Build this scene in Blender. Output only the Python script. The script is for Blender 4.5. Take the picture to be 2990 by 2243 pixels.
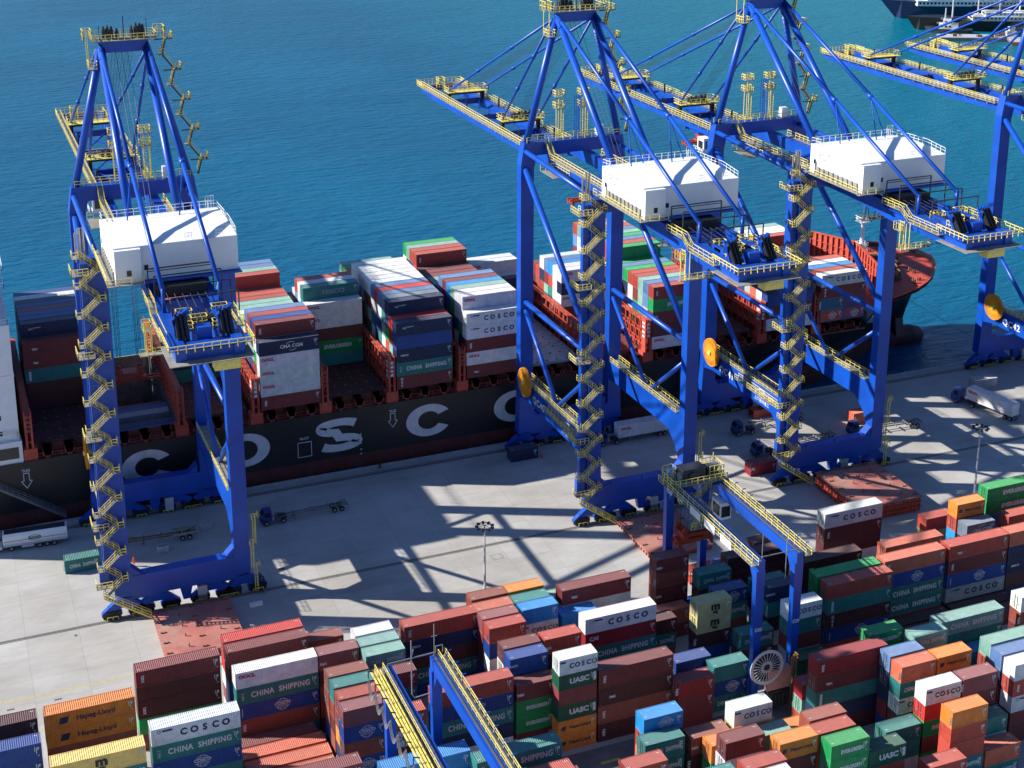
import bpy, bmesh, math, random
from mathutils import Vector, Matrix
R = math.radians
rnd = random.Random(7)
for o in list(bpy.data.objects): bpy.data.objects.remove(o)
SC = bpy.context.scene
COL = SC.collection

# ------------------------------------------------------------------ camera, sky, sun, exposure
cd = bpy.data.cameras.new('camera'); CAM = bpy.data.objects.new('camera', cd); COL.objects.link(CAM); SC.camera = CAM
yaw, pit, rol = 0.374703331, 0.274715809, -0.00205782
cd.sensor_fit = 'HORIZONTAL'; cd.sensor_width = 36; cd.lens = 4269.537 * 36 / 2990
cd.shift_x = 0.01756; cd.shift_y = -0.19310
cd.clip_start = 1; cd.clip_end = 20000
f_ = Vector((math.sin(yaw)*math.cos(pit), math.cos(yaw)*math.cos(pit), -math.sin(pit)))
r_ = Vector((math.cos(yaw), -math.sin(yaw), 0)); u_ = r_.cross(f_)
r2 = math.cos(rol)*r_ + math.sin(rol)*u_; u2 = -math.sin(rol)*r_ + math.cos(rol)*u_
M = Matrix((r2, u2, -f_)).transposed().to_4x4(); M.translation = Vector((-106.411, -226.603, 137.671))
CAM.matrix_world = M

SUN_EL, SUN_AZ = R(30.5), R(155.5)
W = bpy.data.worlds.new('World'); SC.world = W; W.use_nodes = True
nt = W.node_tree; bg = nt.nodes['Background']
sky = nt.nodes.new('ShaderNodeTexSky'); sky.sky_type = 'NISHITA'; sky.sun_disc = False
sky.sun_elevation = SUN_EL; sky.sun_rotation = R(294.5); sky.air_density = 1.0; sky.dust_density = 0.6; sky.ozone_density = 1.5
tn = nt.nodes.new('ShaderNodeMix'); tn.data_type = 'RGBA'; tn.blend_type = 'MULTIPLY'; tn.inputs[0].default_value = 1; tn.inputs[7].default_value = (.62, .92, 1.35, 1)
nt.links.new(sky.outputs[0], tn.inputs[6]); nt.links.new(tn.outputs[2], bg.inputs[0]); bg.inputs[1].default_value = 0.058
sl = bpy.data.lights.new('sun', 'SUN'); sl.energy = 5.0; sl.angle = R(0.53); sl.color = (1.0, 0.955, 0.87)
so = bpy.data.objects.new('sun', sl); COL.objects.link(so)
sd = Vector((math.cos(SUN_AZ)*math.cos(SUN_EL), math.sin(SUN_AZ)*math.cos(SUN_EL), math.sin(SUN_EL)))
so.rotation_euler = sd.to_track_quat('Z', 'Y').to_euler(); so.location = (0, 0, 300)
SC.view_settings.view_transform = 'Standard'; SC.view_settings.look = 'None'
SC.view_settings.gamma = 1; SC.view_settings.exposure = 0.74
SC.render.engine = 'CYCLES'

# ------------------------------------------------------------------ materials
def newmat(name):
    m = bpy.data.materials.new(name); m.use_nodes = True
    return m, m.node_tree, m.node_tree.nodes['Principled BSDF']
def N(t, typ, **kw):
    n = t.nodes.new(typ)
    for k, v in kw.items():
        if k in n.inputs: n.inputs[k].default_value = v
        else: setattr(n, k, v)
    return n
def paint(name, c, rough=0.5, metal=0.0, var=0.18, scale=0.6, dirt=None, spec=0.5):
    m, t, b = newmat(name)
    tc = N(t, 'ShaderNodeTexCoord'); no = N(t, 'ShaderNodeTexNoise', Scale=scale, Detail=6.0)
    t.links.new(tc.outputs['Object'], no.inputs['Vector'])
    mr = N(t, 'ShaderNodeMapRange'); mr.inputs[1].default_value = .3; mr.inputs[2].default_value = .7
    mr.inputs[3].default_value = 1-var; mr.inputs[4].default_value = 1+var*.6
    t.links.new(no.outputs[0], mr.inputs[0])
    mx = N(t, 'ShaderNodeMix', data_type='RGBA', blend_type='MULTIPLY'); mx.inputs[0].default_value = 1
    mx.inputs[6].default_value = (*c, 1); t.links.new(mr.outputs[0], mx.inputs[7])
    out = mx.outputs[2]
    if dirt:
        n2 = N(t, 'ShaderNodeTexNoise', Scale=scale*.6, Detail=8.0, Roughness=.7)
        mp = N(t, 'ShaderNodeMapping'); mp.inputs['Scale'].default_value = (1, 1, .35); mp.inputs['Location'].default_value = (7, 3, 1)
        t.links.new(tc.outputs['Object'], mp.inputs[0]); t.links.new(mp.outputs[0], n2.inputs['Vector'])
        cr = N(t, 'ShaderNodeMapRange'); cr.inputs[1].default_value = .52; cr.inputs[2].default_value = .72; cr.inputs[4].default_value = dirt[1]
        t.links.new(n2.outputs[0], cr.inputs[0])
        m2 = N(t, 'ShaderNodeMix', data_type='RGBA'); t.links.new(cr.outputs[0], m2.inputs[0]); t.links.new(out, m2.inputs[6]); m2.inputs[7].default_value = (*dirt[0], 1)
        out = m2.outputs[2]
    t.links.new(out, b.inputs['Base Color'])
    b.inputs['Roughness'].default_value = rough; b.inputs['Metallic'].default_value = metal; b.inputs['Specular IOR Level'].default_value = spec
    return m
def container_mat(name, attr):
    m, t, b = newmat(name)
    if attr: src = N(t, 'ShaderNodeAttribute', attribute_name='Col').outputs['Color']
    else: src = N(t, 'ShaderNodeObjectInfo').outputs['Color']
    oi = N(t, 'ShaderNodeObjectInfo'); tc = N(t, 'ShaderNodeTexCoord'); ge = N(t, 'ShaderNodeNewGeometry')
    ad = N(t, 'ShaderNodeVectorMath', operation='ADD'); sc = N(t, 'ShaderNodeVectorMath', operation='SCALE'); sc.inputs[3].default_value = 37.0
    cmb = N(t, 'ShaderNodeCombineXYZ'); t.links.new(oi.outputs['Random'], cmb.inputs[0]); t.links.new(oi.outputs['Random'], cmb.inputs[1]); t.links.new(cmb.outputs[0], sc.inputs[0])
    t.links.new(tc.outputs['Object'], ad.inputs[0]); t.links.new(sc.outputs[0], ad.inputs[1])
    n1 = N(t, 'ShaderNodeTexNoise', Scale=.8, Detail=7.0, Roughness=.65); t.links.new(ad.outputs[0], n1.inputs['Vector'])
    mr = N(t, 'ShaderNodeMapRange'); mr.inputs[1].default_value = .3; mr.inputs[2].default_value = .7; mr.inputs[3].default_value = .78; mr.inputs[4].default_value = 1.12
    t.links.new(n1.outputs[0], mr.inputs[0])
    mx = N(t, 'ShaderNodeMix', data_type='RGBA', blend_type='MULTIPLY'); mx.inputs[0].default_value = 1
    t.links.new(src, mx.inputs[6]); t.links.new(mr.outputs[0], mx.inputs[7])
    # rust and scuffs
    mp = N(t, 'ShaderNodeMapping'); mp.inputs['Scale'].default_value = (1.6, 1.6, .5); t.links.new(ad.outputs[0], mp.inputs[0])
    n2 = N(t, 'ShaderNodeTexNoise', Scale=1.3, Detail=9.0, Roughness=.75); t.links.new(mp.outputs[0], n2.inputs['Vector'])
    c2 = N(t, 'ShaderNodeMapRange'); c2.inputs[1].default_value = .60; c2.inputs[2].default_value = .74; c2.inputs[4].default_value = .55; t.links.new(n2.outputs[0], c2.inputs[0])
    m2 = N(t, 'ShaderNodeMix', data_type='RGBA'); t.links.new(c2.outputs[0], m2.inputs[0]); t.links.new(mx.outputs[2], m2.inputs[6]); m2.inputs[7].default_value = (.13, .075, .05, 1)
    # weathered, chalky roof paint
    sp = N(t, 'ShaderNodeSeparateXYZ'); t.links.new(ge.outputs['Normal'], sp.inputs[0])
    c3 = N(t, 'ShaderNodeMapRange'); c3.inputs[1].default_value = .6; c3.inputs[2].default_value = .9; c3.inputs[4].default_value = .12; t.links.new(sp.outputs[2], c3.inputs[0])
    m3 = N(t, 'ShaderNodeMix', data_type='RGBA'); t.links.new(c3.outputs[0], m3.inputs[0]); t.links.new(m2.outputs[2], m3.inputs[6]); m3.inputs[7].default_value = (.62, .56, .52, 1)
    t.links.new(m3.outputs[2], b.inputs['Base Color']); b.inputs['Roughness'].default_value = .55
    return m
MAT = {}
def mk(k, *a, **kw): MAT[k] = paint(k, *a, **kw)
mk('crane_blue', (.003, .066, .41), .38, var=.2, scale=.25, dirt=((.012, .06, .28), .5))
mk('safety_yellow', (.80, .66, .16), .5, var=.2, scale=1.5, dirt=((.4, .32, .1), .5))
mk('grating', (.26, .25, .22), .7, var=.3)
mk('house_white', (.86, .86, .85), .45, var=.05, scale=.2, dirt=((.62, .6, .56), .25))
mk('black', (.012, .012, .013), .5); mk('rubber', (.018, .018, .018), .8); mk('steel', (.33, .33, .33), .45, .4)
mk('cable', (.05, .05, .055), .6); mk('glass', (.015, .02, .025), .08)
mk('reel_orange', (.75, .30, .02), .45); mk('reel_white', (.7, .7, .7), .4)
mk('spreader_red', (.45, .045, .015), .5, dirt=((.05, .03, .03), .7))
mk('hull_black', (.012, .014, .017), .42, var=.25, scale=.15, dirt=((.05, .045, .04), .4))
mk('hull_red', (.11, .022, .020), .6, var=.35, scale=.3, dirt=((.10, .06, .05), .6))
mk('deck_red', (.22, .050, .038), .7, var=.3, scale=.4, dirt=((.10, .06, .05), .7))
mk('rail_red', (.50, .075, .045), .6, var=.25, scale=.7, dirt=((.25, .07, .05), .7))
mk('hatch_top', (.44, .15, .12), .75, var=.25, scale=.25, dirt=((.40, .30, .24), .8))
mk('hatch_dark', (.085, .03, .03), .75, var=.35, scale=.5, dirt=((.05, .035, .03), .7))
mk('white', (.80, .80, .79), .5, var=.06); mk('letter_white', (.62, .64, .66), .5, var=.12, scale=.5, dirt=((.35, .36, .38), .5))
mk('navy_ink', (.015, .022, .085), .5); mk('red_ink', (.50, .012, .07), .5); mk('black_ink', (.02, .018, .016), .5); mk('white_ink', (.66, .67, .66), .5, var=.2, scale=2)
mk('grey_ink', (.30, .30, .31), .5); mk('magenta_ink', (.45, .03, .25), .5)
mk('truck_blue', (.02, .05, .22), .35); mk('truck_dark', (.03, .035, .045), .5); mk('chassis_grey', (.20, .20, .20), .6, dirt=((.12, .07, .05), .6)); mk('rusty', (.25, .13, .07), .8, var=.4, scale=1.5)
mk('hold_wall', (.25, .25, .23), .8, var=.3, dirt=((.14, .08, .05), .7)); mk('wood', (.35, .30, .24), .8)
mk('hivis', (.95, .11, .02), .7); mk('skin', (.45, .26, .18), .6); mk('jeans', (.05, .05, .07), .8); mk('pink_steel', (.55, .28, .24), .6)
mk('lamp_grey', (.5, .51, .52), .5); mk('ferry_blue', (.01, .02, .07), .4); mk('window_dark', (.02, .025, .03), .15); mk('pier_grey', (.22, .2, .18), .8); mk('brown', (.20, .10, .06), .8)
mk('oxide', (.35, .12, .06), .8); mk('amber', (.42, .24, .05), .6)
MAT['container'] = container_mat('container', False); MAT['container_stuff'] = container_mat('container_stuff', True)

# ------------------------------------------------------------------ mesh helpers
class MB:
    def __init__(s): s.v = []; s.f = []; s.m = []
    def add(s, vs, fs, mi=0):
        o = len(s.v); s.v += [tuple(v) for v in vs]; s.f += [tuple(i+o for i in f) for f in fs]; s.m += [mi]*len(fs)
        return s
    def box(s, x0, x1, y0, y1, z0, z1, mi=0):
        if x0 > x1: x0, x1 = x1, x0
        if y0 > y1: y0, y1 = y1, y0
        if z0 > z1: z0, z1 = z1, z0
        return s.add([(x0,y0,z0),(x1,y0,z0),(x1,y1,z0),(x0,y1,z0),(x0,y0,z1),(x1,y0,z1),(x1,y1,z1),(x0,y1,z1)],
              [(3,2,1,0),(4,5,6,7),(0,1,5,4),(1,2,6,5),(2,3,7,6),(3,0,4,7)], mi)
    def beam(s, p, q, w, h=None, mi=0, up=(0,0,1), w2=None, h2=None):
        h = h or w; w2 = w2 or w; h2 = h2 or h
        p = Vector(p); q = Vector(q); d = (q-p).normalized(); u = Vector(up)
        if abs(d.dot(u)) > .98: u = Vector((0,1,0))
        a = d.cross(u).normalized(); b = a.cross(d).normalized()
        vs = []
        for c, ww, hh in ((p, w, h), (q, w2, h2)):
            for i, j in ((-1,-1),(1,-1),(1,1),(-1,1)): vs.append(c + a*(ww/2*i) + b*(hh/2*j))
        return s.add(vs, [(3,2,1,0),(4,5,6,7),(0,1,5,4),(1,2,6,5),(2,3,7,6),(3,0,4,7)], mi)
    def tube(s, p, q, r, n=10, mi=0, r2=None):
        p = Vector(p); q = Vector(q); d = (q-p).normalized(); u = Vector((0,0,1))
        if abs(d.dot(u)) > .98: u = Vector((0,1,0))
        a = d.cross(u).normalized(); b = a.cross(d).normalized(); vs = []
        for c, rr in ((p, r), (q, r2 or r)):
            for k in range(n):
                t = 2*math.pi*k/n; vs.append(c + a*(rr*math.cos(t)) + b*(rr*math.sin(t)))
        fs = [(k, (k+1) % n, n+(k+1) % n, n+k) for k in range(n)]
        return s.add(vs, fs + [tuple(range(n-1,-1,-1)), tuple(range(n, 2*n))], mi)
    def prism(s, poly, axis, a0, a1, mi=0):
        n = len(poly); vs = []
        for a in (a0, a1):
            for (u, v) in poly: vs.append({'x': (a,u,v), 'y': (u,a,v), 'z': (u,v,a)}[axis])
        fs = [(k, (k+1) % n, n+(k+1) % n, n+k) for k in range(n)] + [tuple(range(n-1,-1,-1)), tuple(range(n, 2*n))]
        return s.add(vs, fs, mi)
    def path(s, pts, w, mi=0):
        for a, b in zip(pts, pts[1:]): s.beam(a, b, w, w, mi)
        return s
    def rail(s, pts, h=1.05, step=1.6, w=.09, mi=0, mid=True):
        for a, b in zip(pts, pts[1:]):
            a = Vector(a); b = Vector(b); L = (b-a).length; n = max(1, round(L/step))
            up = Vector((0,0,h))
            s.beam(a+up, b+up, w, w, mi)
            if mid: s.beam(a+up*.52, b+up*.52, w*.8, w*.8, mi)
            for k in range(n+1):
                c = a + (b-a)*(k/n); s.beam(c, c+up, w, w, mi)
        return s
    def mesh(s, name, mats, smooth=False):
        me = bpy.data.meshes.new(name); me.from_pydata(s.v, [], s.f)
        if not isinstance(mats, (list, tuple)): mats = [mats]
        for m in mats: me.materials.append(MAT[m] if isinstance(m, str) else m)
        if any(s.m): me.polygons.foreach_set('material_index', s.m)
        bm = bmesh.new(); bm.from_mesh(me); bmesh.ops.recalc_face_normals(bm, faces=bm.faces); bm.to_mesh(me); bm.free()
        if smooth: me.shade_smooth()
        return me
def link(name, me, parent=None, loc=None, rot=None, scale=None):
    o = bpy.data.objects.new(name, me); COL.objects.link(o)
    if parent: o.parent = parent
    if loc is not None: o.location = loc
    if rot is not None: o.rotation_euler = rot
    if scale is not None: o.scale = scale
    return o
def part(name, mb, mats, parent=None, smooth=False, **kw):
    return link(name, mb.mesh(name, mats, smooth), parent, **kw)
def tag(o, label=None, cat=None, group=None, kind=None):
    if label: o['label'] = label
    if cat: o['category'] = cat
    if group: o['group'] = group
    if kind: o['kind'] = kind
    return o
def thing(name, label, cat, loc=(0,0,0), rz=0, group=None):
    o = link(name, None, None, loc, (0,0,rz)); o.empty_display_size = .1
    return tag(o, label, cat, group)
def copy_tree(o, parent=None):
    c = o.copy(); COL.objects.link(c); c.parent = parent
    for ch in o.children: copy_tree(ch, c)
    return c
_txt = {}
def text_geo(s, size, bold=0.0, sx=1.0, space=1.0, line=.8):
    """flat letter mesh as (verts in the xz plane centred on 0, faces)"""
    k = (s, size, bold, sx, space, line)
    if k in _txt: return _txt[k]
    c = bpy.data.curves.new('t', 'FONT'); c.body = s; c.size = size; c.offset = bold; c.space_character = space; c.space_line = line
    c.align_x = 'CENTER'; c.align_y = 'CENTER'; c.fill_mode = 'FRONT'; c.resolution_u = 3
    o = bpy.data.objects.new('t', c); COL.objects.link(o)
    dg = bpy.context.evaluated_depsgraph_get(); dg.update()
    me = bpy.data.meshes.new_from_object(o.evaluated_get(dg))
    vs = [(v.co.x*sx, 0.0, v.co.y) for v in me.vertices]; fs = [tuple(p.vertices) for p in me.polygons]
    bpy.data.objects.remove(o); bpy.data.curves.remove(c); bpy.data.meshes.remove(me)
    _txt[k] = (vs, fs); return _txt[k]
def add_text(mb, s, x, z, size, bold=0.0, sx=1.0, space=1.0, rot=0, y=0, line=.8):
    vs, fs = text_geo(s, size, bold, sx, space, line); c, sn = math.cos(rot), math.sin(rot)
    mb.add([(x+v[0]*c-v[2]*sn, y, z+v[0]*sn+v[2]*c) for v in vs], fs); return mb
def ring(mb, x, z, rx, rz, w, n=28, a0=0, a1=360, y=0):
    vs = []; fs = []
    full = abs(a1-a0) >= 360; m = n if full else n+1
    for k in range(m):
        t = R(a0+(a1-a0)*k/n)
        for d in (0, w): vs.append((x+(rx-d)*math.cos(t), y, z+(rz-d)*math.sin(t)))
    for k in range(n):
        j = (k+1) % m; fs.append((2*k, 2*k+1, 2*j+1, 2*j))
    mb.add(vs, fs); return mb

# ------------------------------------------------------------------ setting: ground, sea
def ground_mat():
    m, t, b = newmat('concrete_apron')
    ge = N(t, 'ShaderNodeNewGeometry')
    n1 = N(t, 'ShaderNodeTexNoise', Scale=.035, Detail=6.0, Roughness=.6); n2 = N(t, 'ShaderNodeTexNoise', Scale=.5, Detail=8.0, Roughness=.7)
    mp = N(t, 'ShaderNodeMapping'); mp.inputs['Scale'].default_value = (.35, 1.0, 1); t.links.new(ge.outputs['Position'], mp.inputs[0])
    n3 = N(t, 'ShaderNodeTexNoise', Scale=.22, Detail=9.0, Roughness=.75); t.links.new(mp.outputs[0], n3.inputs['Vector'])
    for n in (n1, n2): t.links.new(ge.outputs['Position'], n.inputs['Vector'])
    br = N(t, 'ShaderNodeTexBrick'); br.offset = 0; br.inputs['Scale'].default_value = 1.0; br.inputs['Mortar Size'].default_value = .045; br.inputs['Mortar Smooth'].default_value = .3
    br.inputs['Brick Width'].default_value = 8.4; br.inputs['Row Height'].default_value = 6.2
    br.inputs['Color1'].default_value = (1,1,1,1); br.inputs['Color2'].default_value = (.90,.89,.87,1); br.inputs['Mortar'].default_value = (.72,.71,.70,1); t.links.new(ge.outputs['Position'], br.inputs['Vector'])
    cr = N(t, 'ShaderNodeValToRGB'); cr.color_ramp.elements[0].position = .36; cr.color_ramp.elements[0].color = (.40,.375,.34,1); cr.color_ramp.elements[1].position = .62; cr.color_ramp.elements[1].color = (.50,.49,.47,1)
    t.links.new(n1.outputs[0], cr.inputs[0])
    a = N(t, 'ShaderNodeMix', data_type='RGBA', blend_type='MULTIPLY'); a.inputs[0].default_value = 1; t.links.new(cr.outputs[0], a.inputs[6]); t.links.new(br.outputs[0], a.inputs[7])
    mr = N(t, 'ShaderNodeMapRange'); mr.inputs[1].default_value = .35; mr.inputs[2].default_value = .7; mr.inputs[3].default_value = 1.05; mr.inputs[4].default_value = .80; t.links.new(n3.outputs[0], mr.inputs[0])
    a2 = N(t, 'ShaderNodeMix', data_type='RGBA', blend_type='MULTIPLY'); a2.inputs[0].default_value = 1; t.links.new(a.outputs[2], a2.inputs[6]); t.links.new(mr.outputs[0], a2.inputs[7])
    m4 = N(t, 'ShaderNodeMapRange'); m4.inputs[1].default_value = .66; m4.inputs[2].default_value = .80; m4.inputs[4].default_value = .45; t.links.new(n2.outputs[0], m4.inputs[0])
    a3 = N(t, 'ShaderNodeMix', data_type='RGBA'); t.links.new(m4.outputs[0], a3.inputs[0]); t.links.new(a2.outputs[2], a3.inputs[6]); a3.inputs[7].default_value = (.20,.19,.18,1)
    t.links.new(a3.outputs[2], b.inputs['Base Color']); b.inputs['Roughness'].default_value = .9
    return m
def water_mat():
    m, t, b = newmat('sea_water')
    ge = N(t, 'ShaderNodeNewGeometry')
    mp = N(t, 'ShaderNodeMapping'); mp.inputs['Rotation'].default_value = (0, 0, R(22)); mp.inputs['Scale'].default_value = (.40, 1.0, 1); t.links.new(ge.outputs['Position'], mp.inputs[0])
    w1 = N(t, 'ShaderNodeTexNoise', Scale=.30, Detail=7.0, Roughness=.62); w2 = N(t, 'ShaderNodeTexNoise', Scale=.045, Detail=3.0)
    for n in (w1, w2): t.links.new(mp.outputs[0], n.inputs['Vector'])
    ad = N(t, 'ShaderNodeMath', operation='MULTIPLY_ADD'); ad.inputs[1].default_value = .9; t.links.new(w2.outputs[0], ad.inputs[0]); t.links.new(w1.outputs[0], ad.inputs[2])
    bu = N(t, 'ShaderNodeBump', Strength=1.0, Distance=1.6); t.links.new(ad.outputs[0], bu.inputs['Height'])
    c1 = N(t, 'ShaderNodeTexNoise', Scale=.006, Detail=4.0); t.links.new(ge.outputs['Position'], c1.inputs['Vector'])
    sp = N(t, 'ShaderNodeSeparateXYZ'); t.links.new(ge.outputs['Position'], sp.inputs[0])
    # shallower, more turquoise water towards the inner harbour on the right
    sh = N(t, 'ShaderNodeMapRange'); sh.inputs[1].default_value = 120; sh.inputs[2].default_value = 420; sh.inputs[4].default_value = 1.0; t.links.new(sp.outputs[0], sh.inputs[0])
    cr = N(t, 'ShaderNodeValToRGB'); cr.color_ramp.elements[0].position = .35; cr.color_ramp.elements[0].color = (.000, .092, .20, 1); cr.color_ramp.elements[1].position = .66; cr.color_ramp.elements[1].color = (.000, .125, .25, 1)
    t.links.new(c1.outputs[0], cr.inputs[0])
    mx = N(t, 'ShaderNodeMix', data_type='RGBA'); t.links.new(sh.outputs[0], mx.inputs[0]); t.links.new(cr.outputs[0], mx.inputs[6]); mx.inputs[7].default_value = (.001, .17, .25, 1)
    t.links.new(mx.outputs[2], b.inputs['Base Color']); b.inputs['Roughness'].default_value = .16; b.inputs['IOR'].default_value = 1.33; b.inputs['Specular IOR Level'].default_value = .18
    t.links.new(bu.outputs[0], b.inputs['Normal'])
    return m
MAT['ground'] = ground_mat(); MAT['water'] = water_mat()
g = MB().add([(-900,-900,-12),(1200,-900,-12),(1200,38.7,-12),(-900,38.7,-12),(-900,-900,0),(1200,-900,0),(1200,38.7,0),(-900,38.7,0)],
   [(4,5,6,7),(2,3,7,6),(0,1,5,4),(1,2,6,5),(3,0,4,7)])
tag(part('ground', g, 'ground'), kind='structure')
w = MB().add([(-6000,38.0,-3),(9000,38.0,-3),(9000,9000,-3),(-6000,9000,-3)], [(0,1,2,3)])
tag(part('water', w, 'water'), kind='structure')
mk('kerb', (.42, .41, .39), .9, var=.25, scale=.5); mk('rail_steel', (.10, .09, .085), .6); mk('line_yellow', (.55, .44, .10), .8, var=.3, scale=1); mk('iron', (.09, .09, .09), .7); mk('asphalt', (.15, .15, .155), .9, var=.3, scale=.3)
k = MB().box(-900, 1200, 38.1, 38.9, 0, .16)
tag(part('kerb', k, 'kerb'), kind='structure')
for yy in (0.0, 35.4):
    rl = MB().box(-900, 1200, yy-.42, yy-.22, 0.0, .006).box(-900, 1200, yy+.22, yy+.42, 0.0, .006).box(-900, 1200, yy-.07, yy+.07, 0, .05)
    tag(part('crane_rail', rl, 'rail_steel'), kind='structure')
tag(part('cable_slot', MB().box(-900, 1200, 36.1, 36.35, 0, .005), 'rail_steel'), kind='structure')
ln = MB().box(-400, -76, -17.2, -16.95, 0, .005).box(-900, -76, -26.2, -26.0, 0, .005)
for i in range(18): ln.box(-26+i*13, -23+i*13, -64.2, -63.7, 0, .006)
tag(part('painted_line', ln, 'line_yellow'), kind='structure')
tag(part('yard_road', MB().box(-400, 400, -66.2, -60.6, 0, .004), 'asphalt'), kind='structure')
def plate(x, y, w, d, label):
    o = part('ground_drain', MB().box(-w/2, w/2, -d/2, d/2, 0, .012), 'iron', loc=(x, y, 0)); tag(o, label, 'drain cover', 'iron covers set in the quay')
for i, (x, y) in enumerate([(-97.5,-19.2), (-84.5,-19.2), (-72,-19.2), (-104.5,-19.2)]):
    plate(x, y, 1.1, .35, ['dark drain slot beside yellow line, above gap between blue and orange stacks', 'dark drain slot on pale apron just above orange lettered stack', 'dark drain slot partly behind the tall maroon stack', 'dark drain slot on apron at far left photo edge'][i])
plate(-56.2, 5.96, 1.1, .7, 'dark cover lying alone in sunlit apron right of left crane')
plate(-93, -2.2, .5, .5, 'small square cover beside rail at lower left')
mh = MB(); [mh.box(a, b, c, d, 0, .008) for a, b, c, d in ((-1.1,1.1,-.9,-.84),(-1.1,1.1,.84,.9),(-1.1,-1.04,-.84,.84),(1.04,1.1,-.84,.84))]
for i, j in ((-.7,-.5),(.7,-.5),(.7,.5),(-.7,.5)): mh.box(i-.1, i+.1, j-.1, j+.1, 0, .008)
tag(part('manhole_cover', mh, 'iron', loc=(-18.6,-4.5,0)), 'square outlined manhole cover on pale apron near the left lamp post', 'manhole cover')
# ------------------------------------------------------------------ ship to shore cranes
def stair_zigzag(mb, x0, x1, y, z0, z1, n, w=.8, mi_y=0, mi_g=1):
    """zig-zag stair in the plane y, n flights between x0 and x1"""
    dz = (z1-z0)/n
    for i in range(n):
        a, b = (x0, x1) if i % 2 == 0 else (x1, x0)
        yy = y if i % 2 == 0 else y+w+.1
        p = Vector((a, yy, z0+i*dz)); q = Vector((b, yy, z0+(i+1)*dz))
        for s in (0, w):
            o = Vector((0, s, 0)); mb.beam(p+o, q+o, .07, .15, mi_g)
            for h in (.55, 1.05): mb.beam(p+o+Vector((0,0,h)), q+o+Vector((0,0,h)), .065, .065, mi_y)
            for k in range(4):
                c = p+o+(q-p)*(k/3); mb.beam(c, c+Vector((0,0,1.05)), .07, .07, mi_y)
        for k in range(1, 10):
            c = p+(q-p)*(k/10); mb.box(c.x-.14, c.x+.14, c.y+.05, c.y+w-.05, c.z-.03, c.z+.03, mi_g)
        e = .95*(1 if b > a else -1)
        zz = z0+(i+1)*dz
        mb.box(b, b+e, y, y+2*w+.1, zz-.08, zz, mi_g)
        mb.rail([(b, y, zz), (b+e, y, zz), (b+e, y+2*w+.1, zz)], 1.05, .9, .085, mi_y)
    return mb
def walkway(mb, pts, width, side=(1,0,0), h=1.05, both=True, mi_y=0, mi_g=1, thick=.12):
    s = Vector(side)*width
    for a, b in zip(pts, pts[1:]):
        a = Vector(a); b = Vector(b)
        vs = [a, b, b+s, a+s]; dn = Vector((0,0,-thick))
        mb.add([v+dn for v in vs]+vs, [(3,2,1,0),(4,5,6,7),(0,1,5,4),(1,2,6,5),(2,3,7,6),(3,0,4,7)], mi_g)
        mb.rail([a, b], h, 1.6, .085, mi_y)
        if both: mb.rail([a+s, b+s], h, 1.6, .085, mi_y)
    return mb
def bogie(mb, x0, x1, y):
    """equaliser beams and wheels of one corner"""
    xm = (x0+x1)/2
    mb.prism([(xm-1.2,3.3),(xm+1.2,3.3),(xm+2.6,2.3),(xm+2.6,1.9),(xm-2.6,1.9),(xm-2.6,2.3)], 'y', y-.55, y+.55)
    for c in (xm-2.2, xm+2.2):
        mb.prism([(c-.5,2.2),(c+.5,2.2),(c+1.7,1.15),(c+1.7,.7),(c-1.7,.7),(c-1.7,1.15)], 'y', y-.5, y+.5)
def wheels(mb, x0, x1, y):
    xm = (x0+x1)/2
    for c in (xm-2.2, xm+2.2):
        for d in (-1.15, -.1, .95): mb.tube((c+d, y-.2, .45), (c+d, y+.2, .45), .42, 12)
        mb.box(c-1.5, c+1.5, y-.75, y-.5, .35, 1.5)
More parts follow.
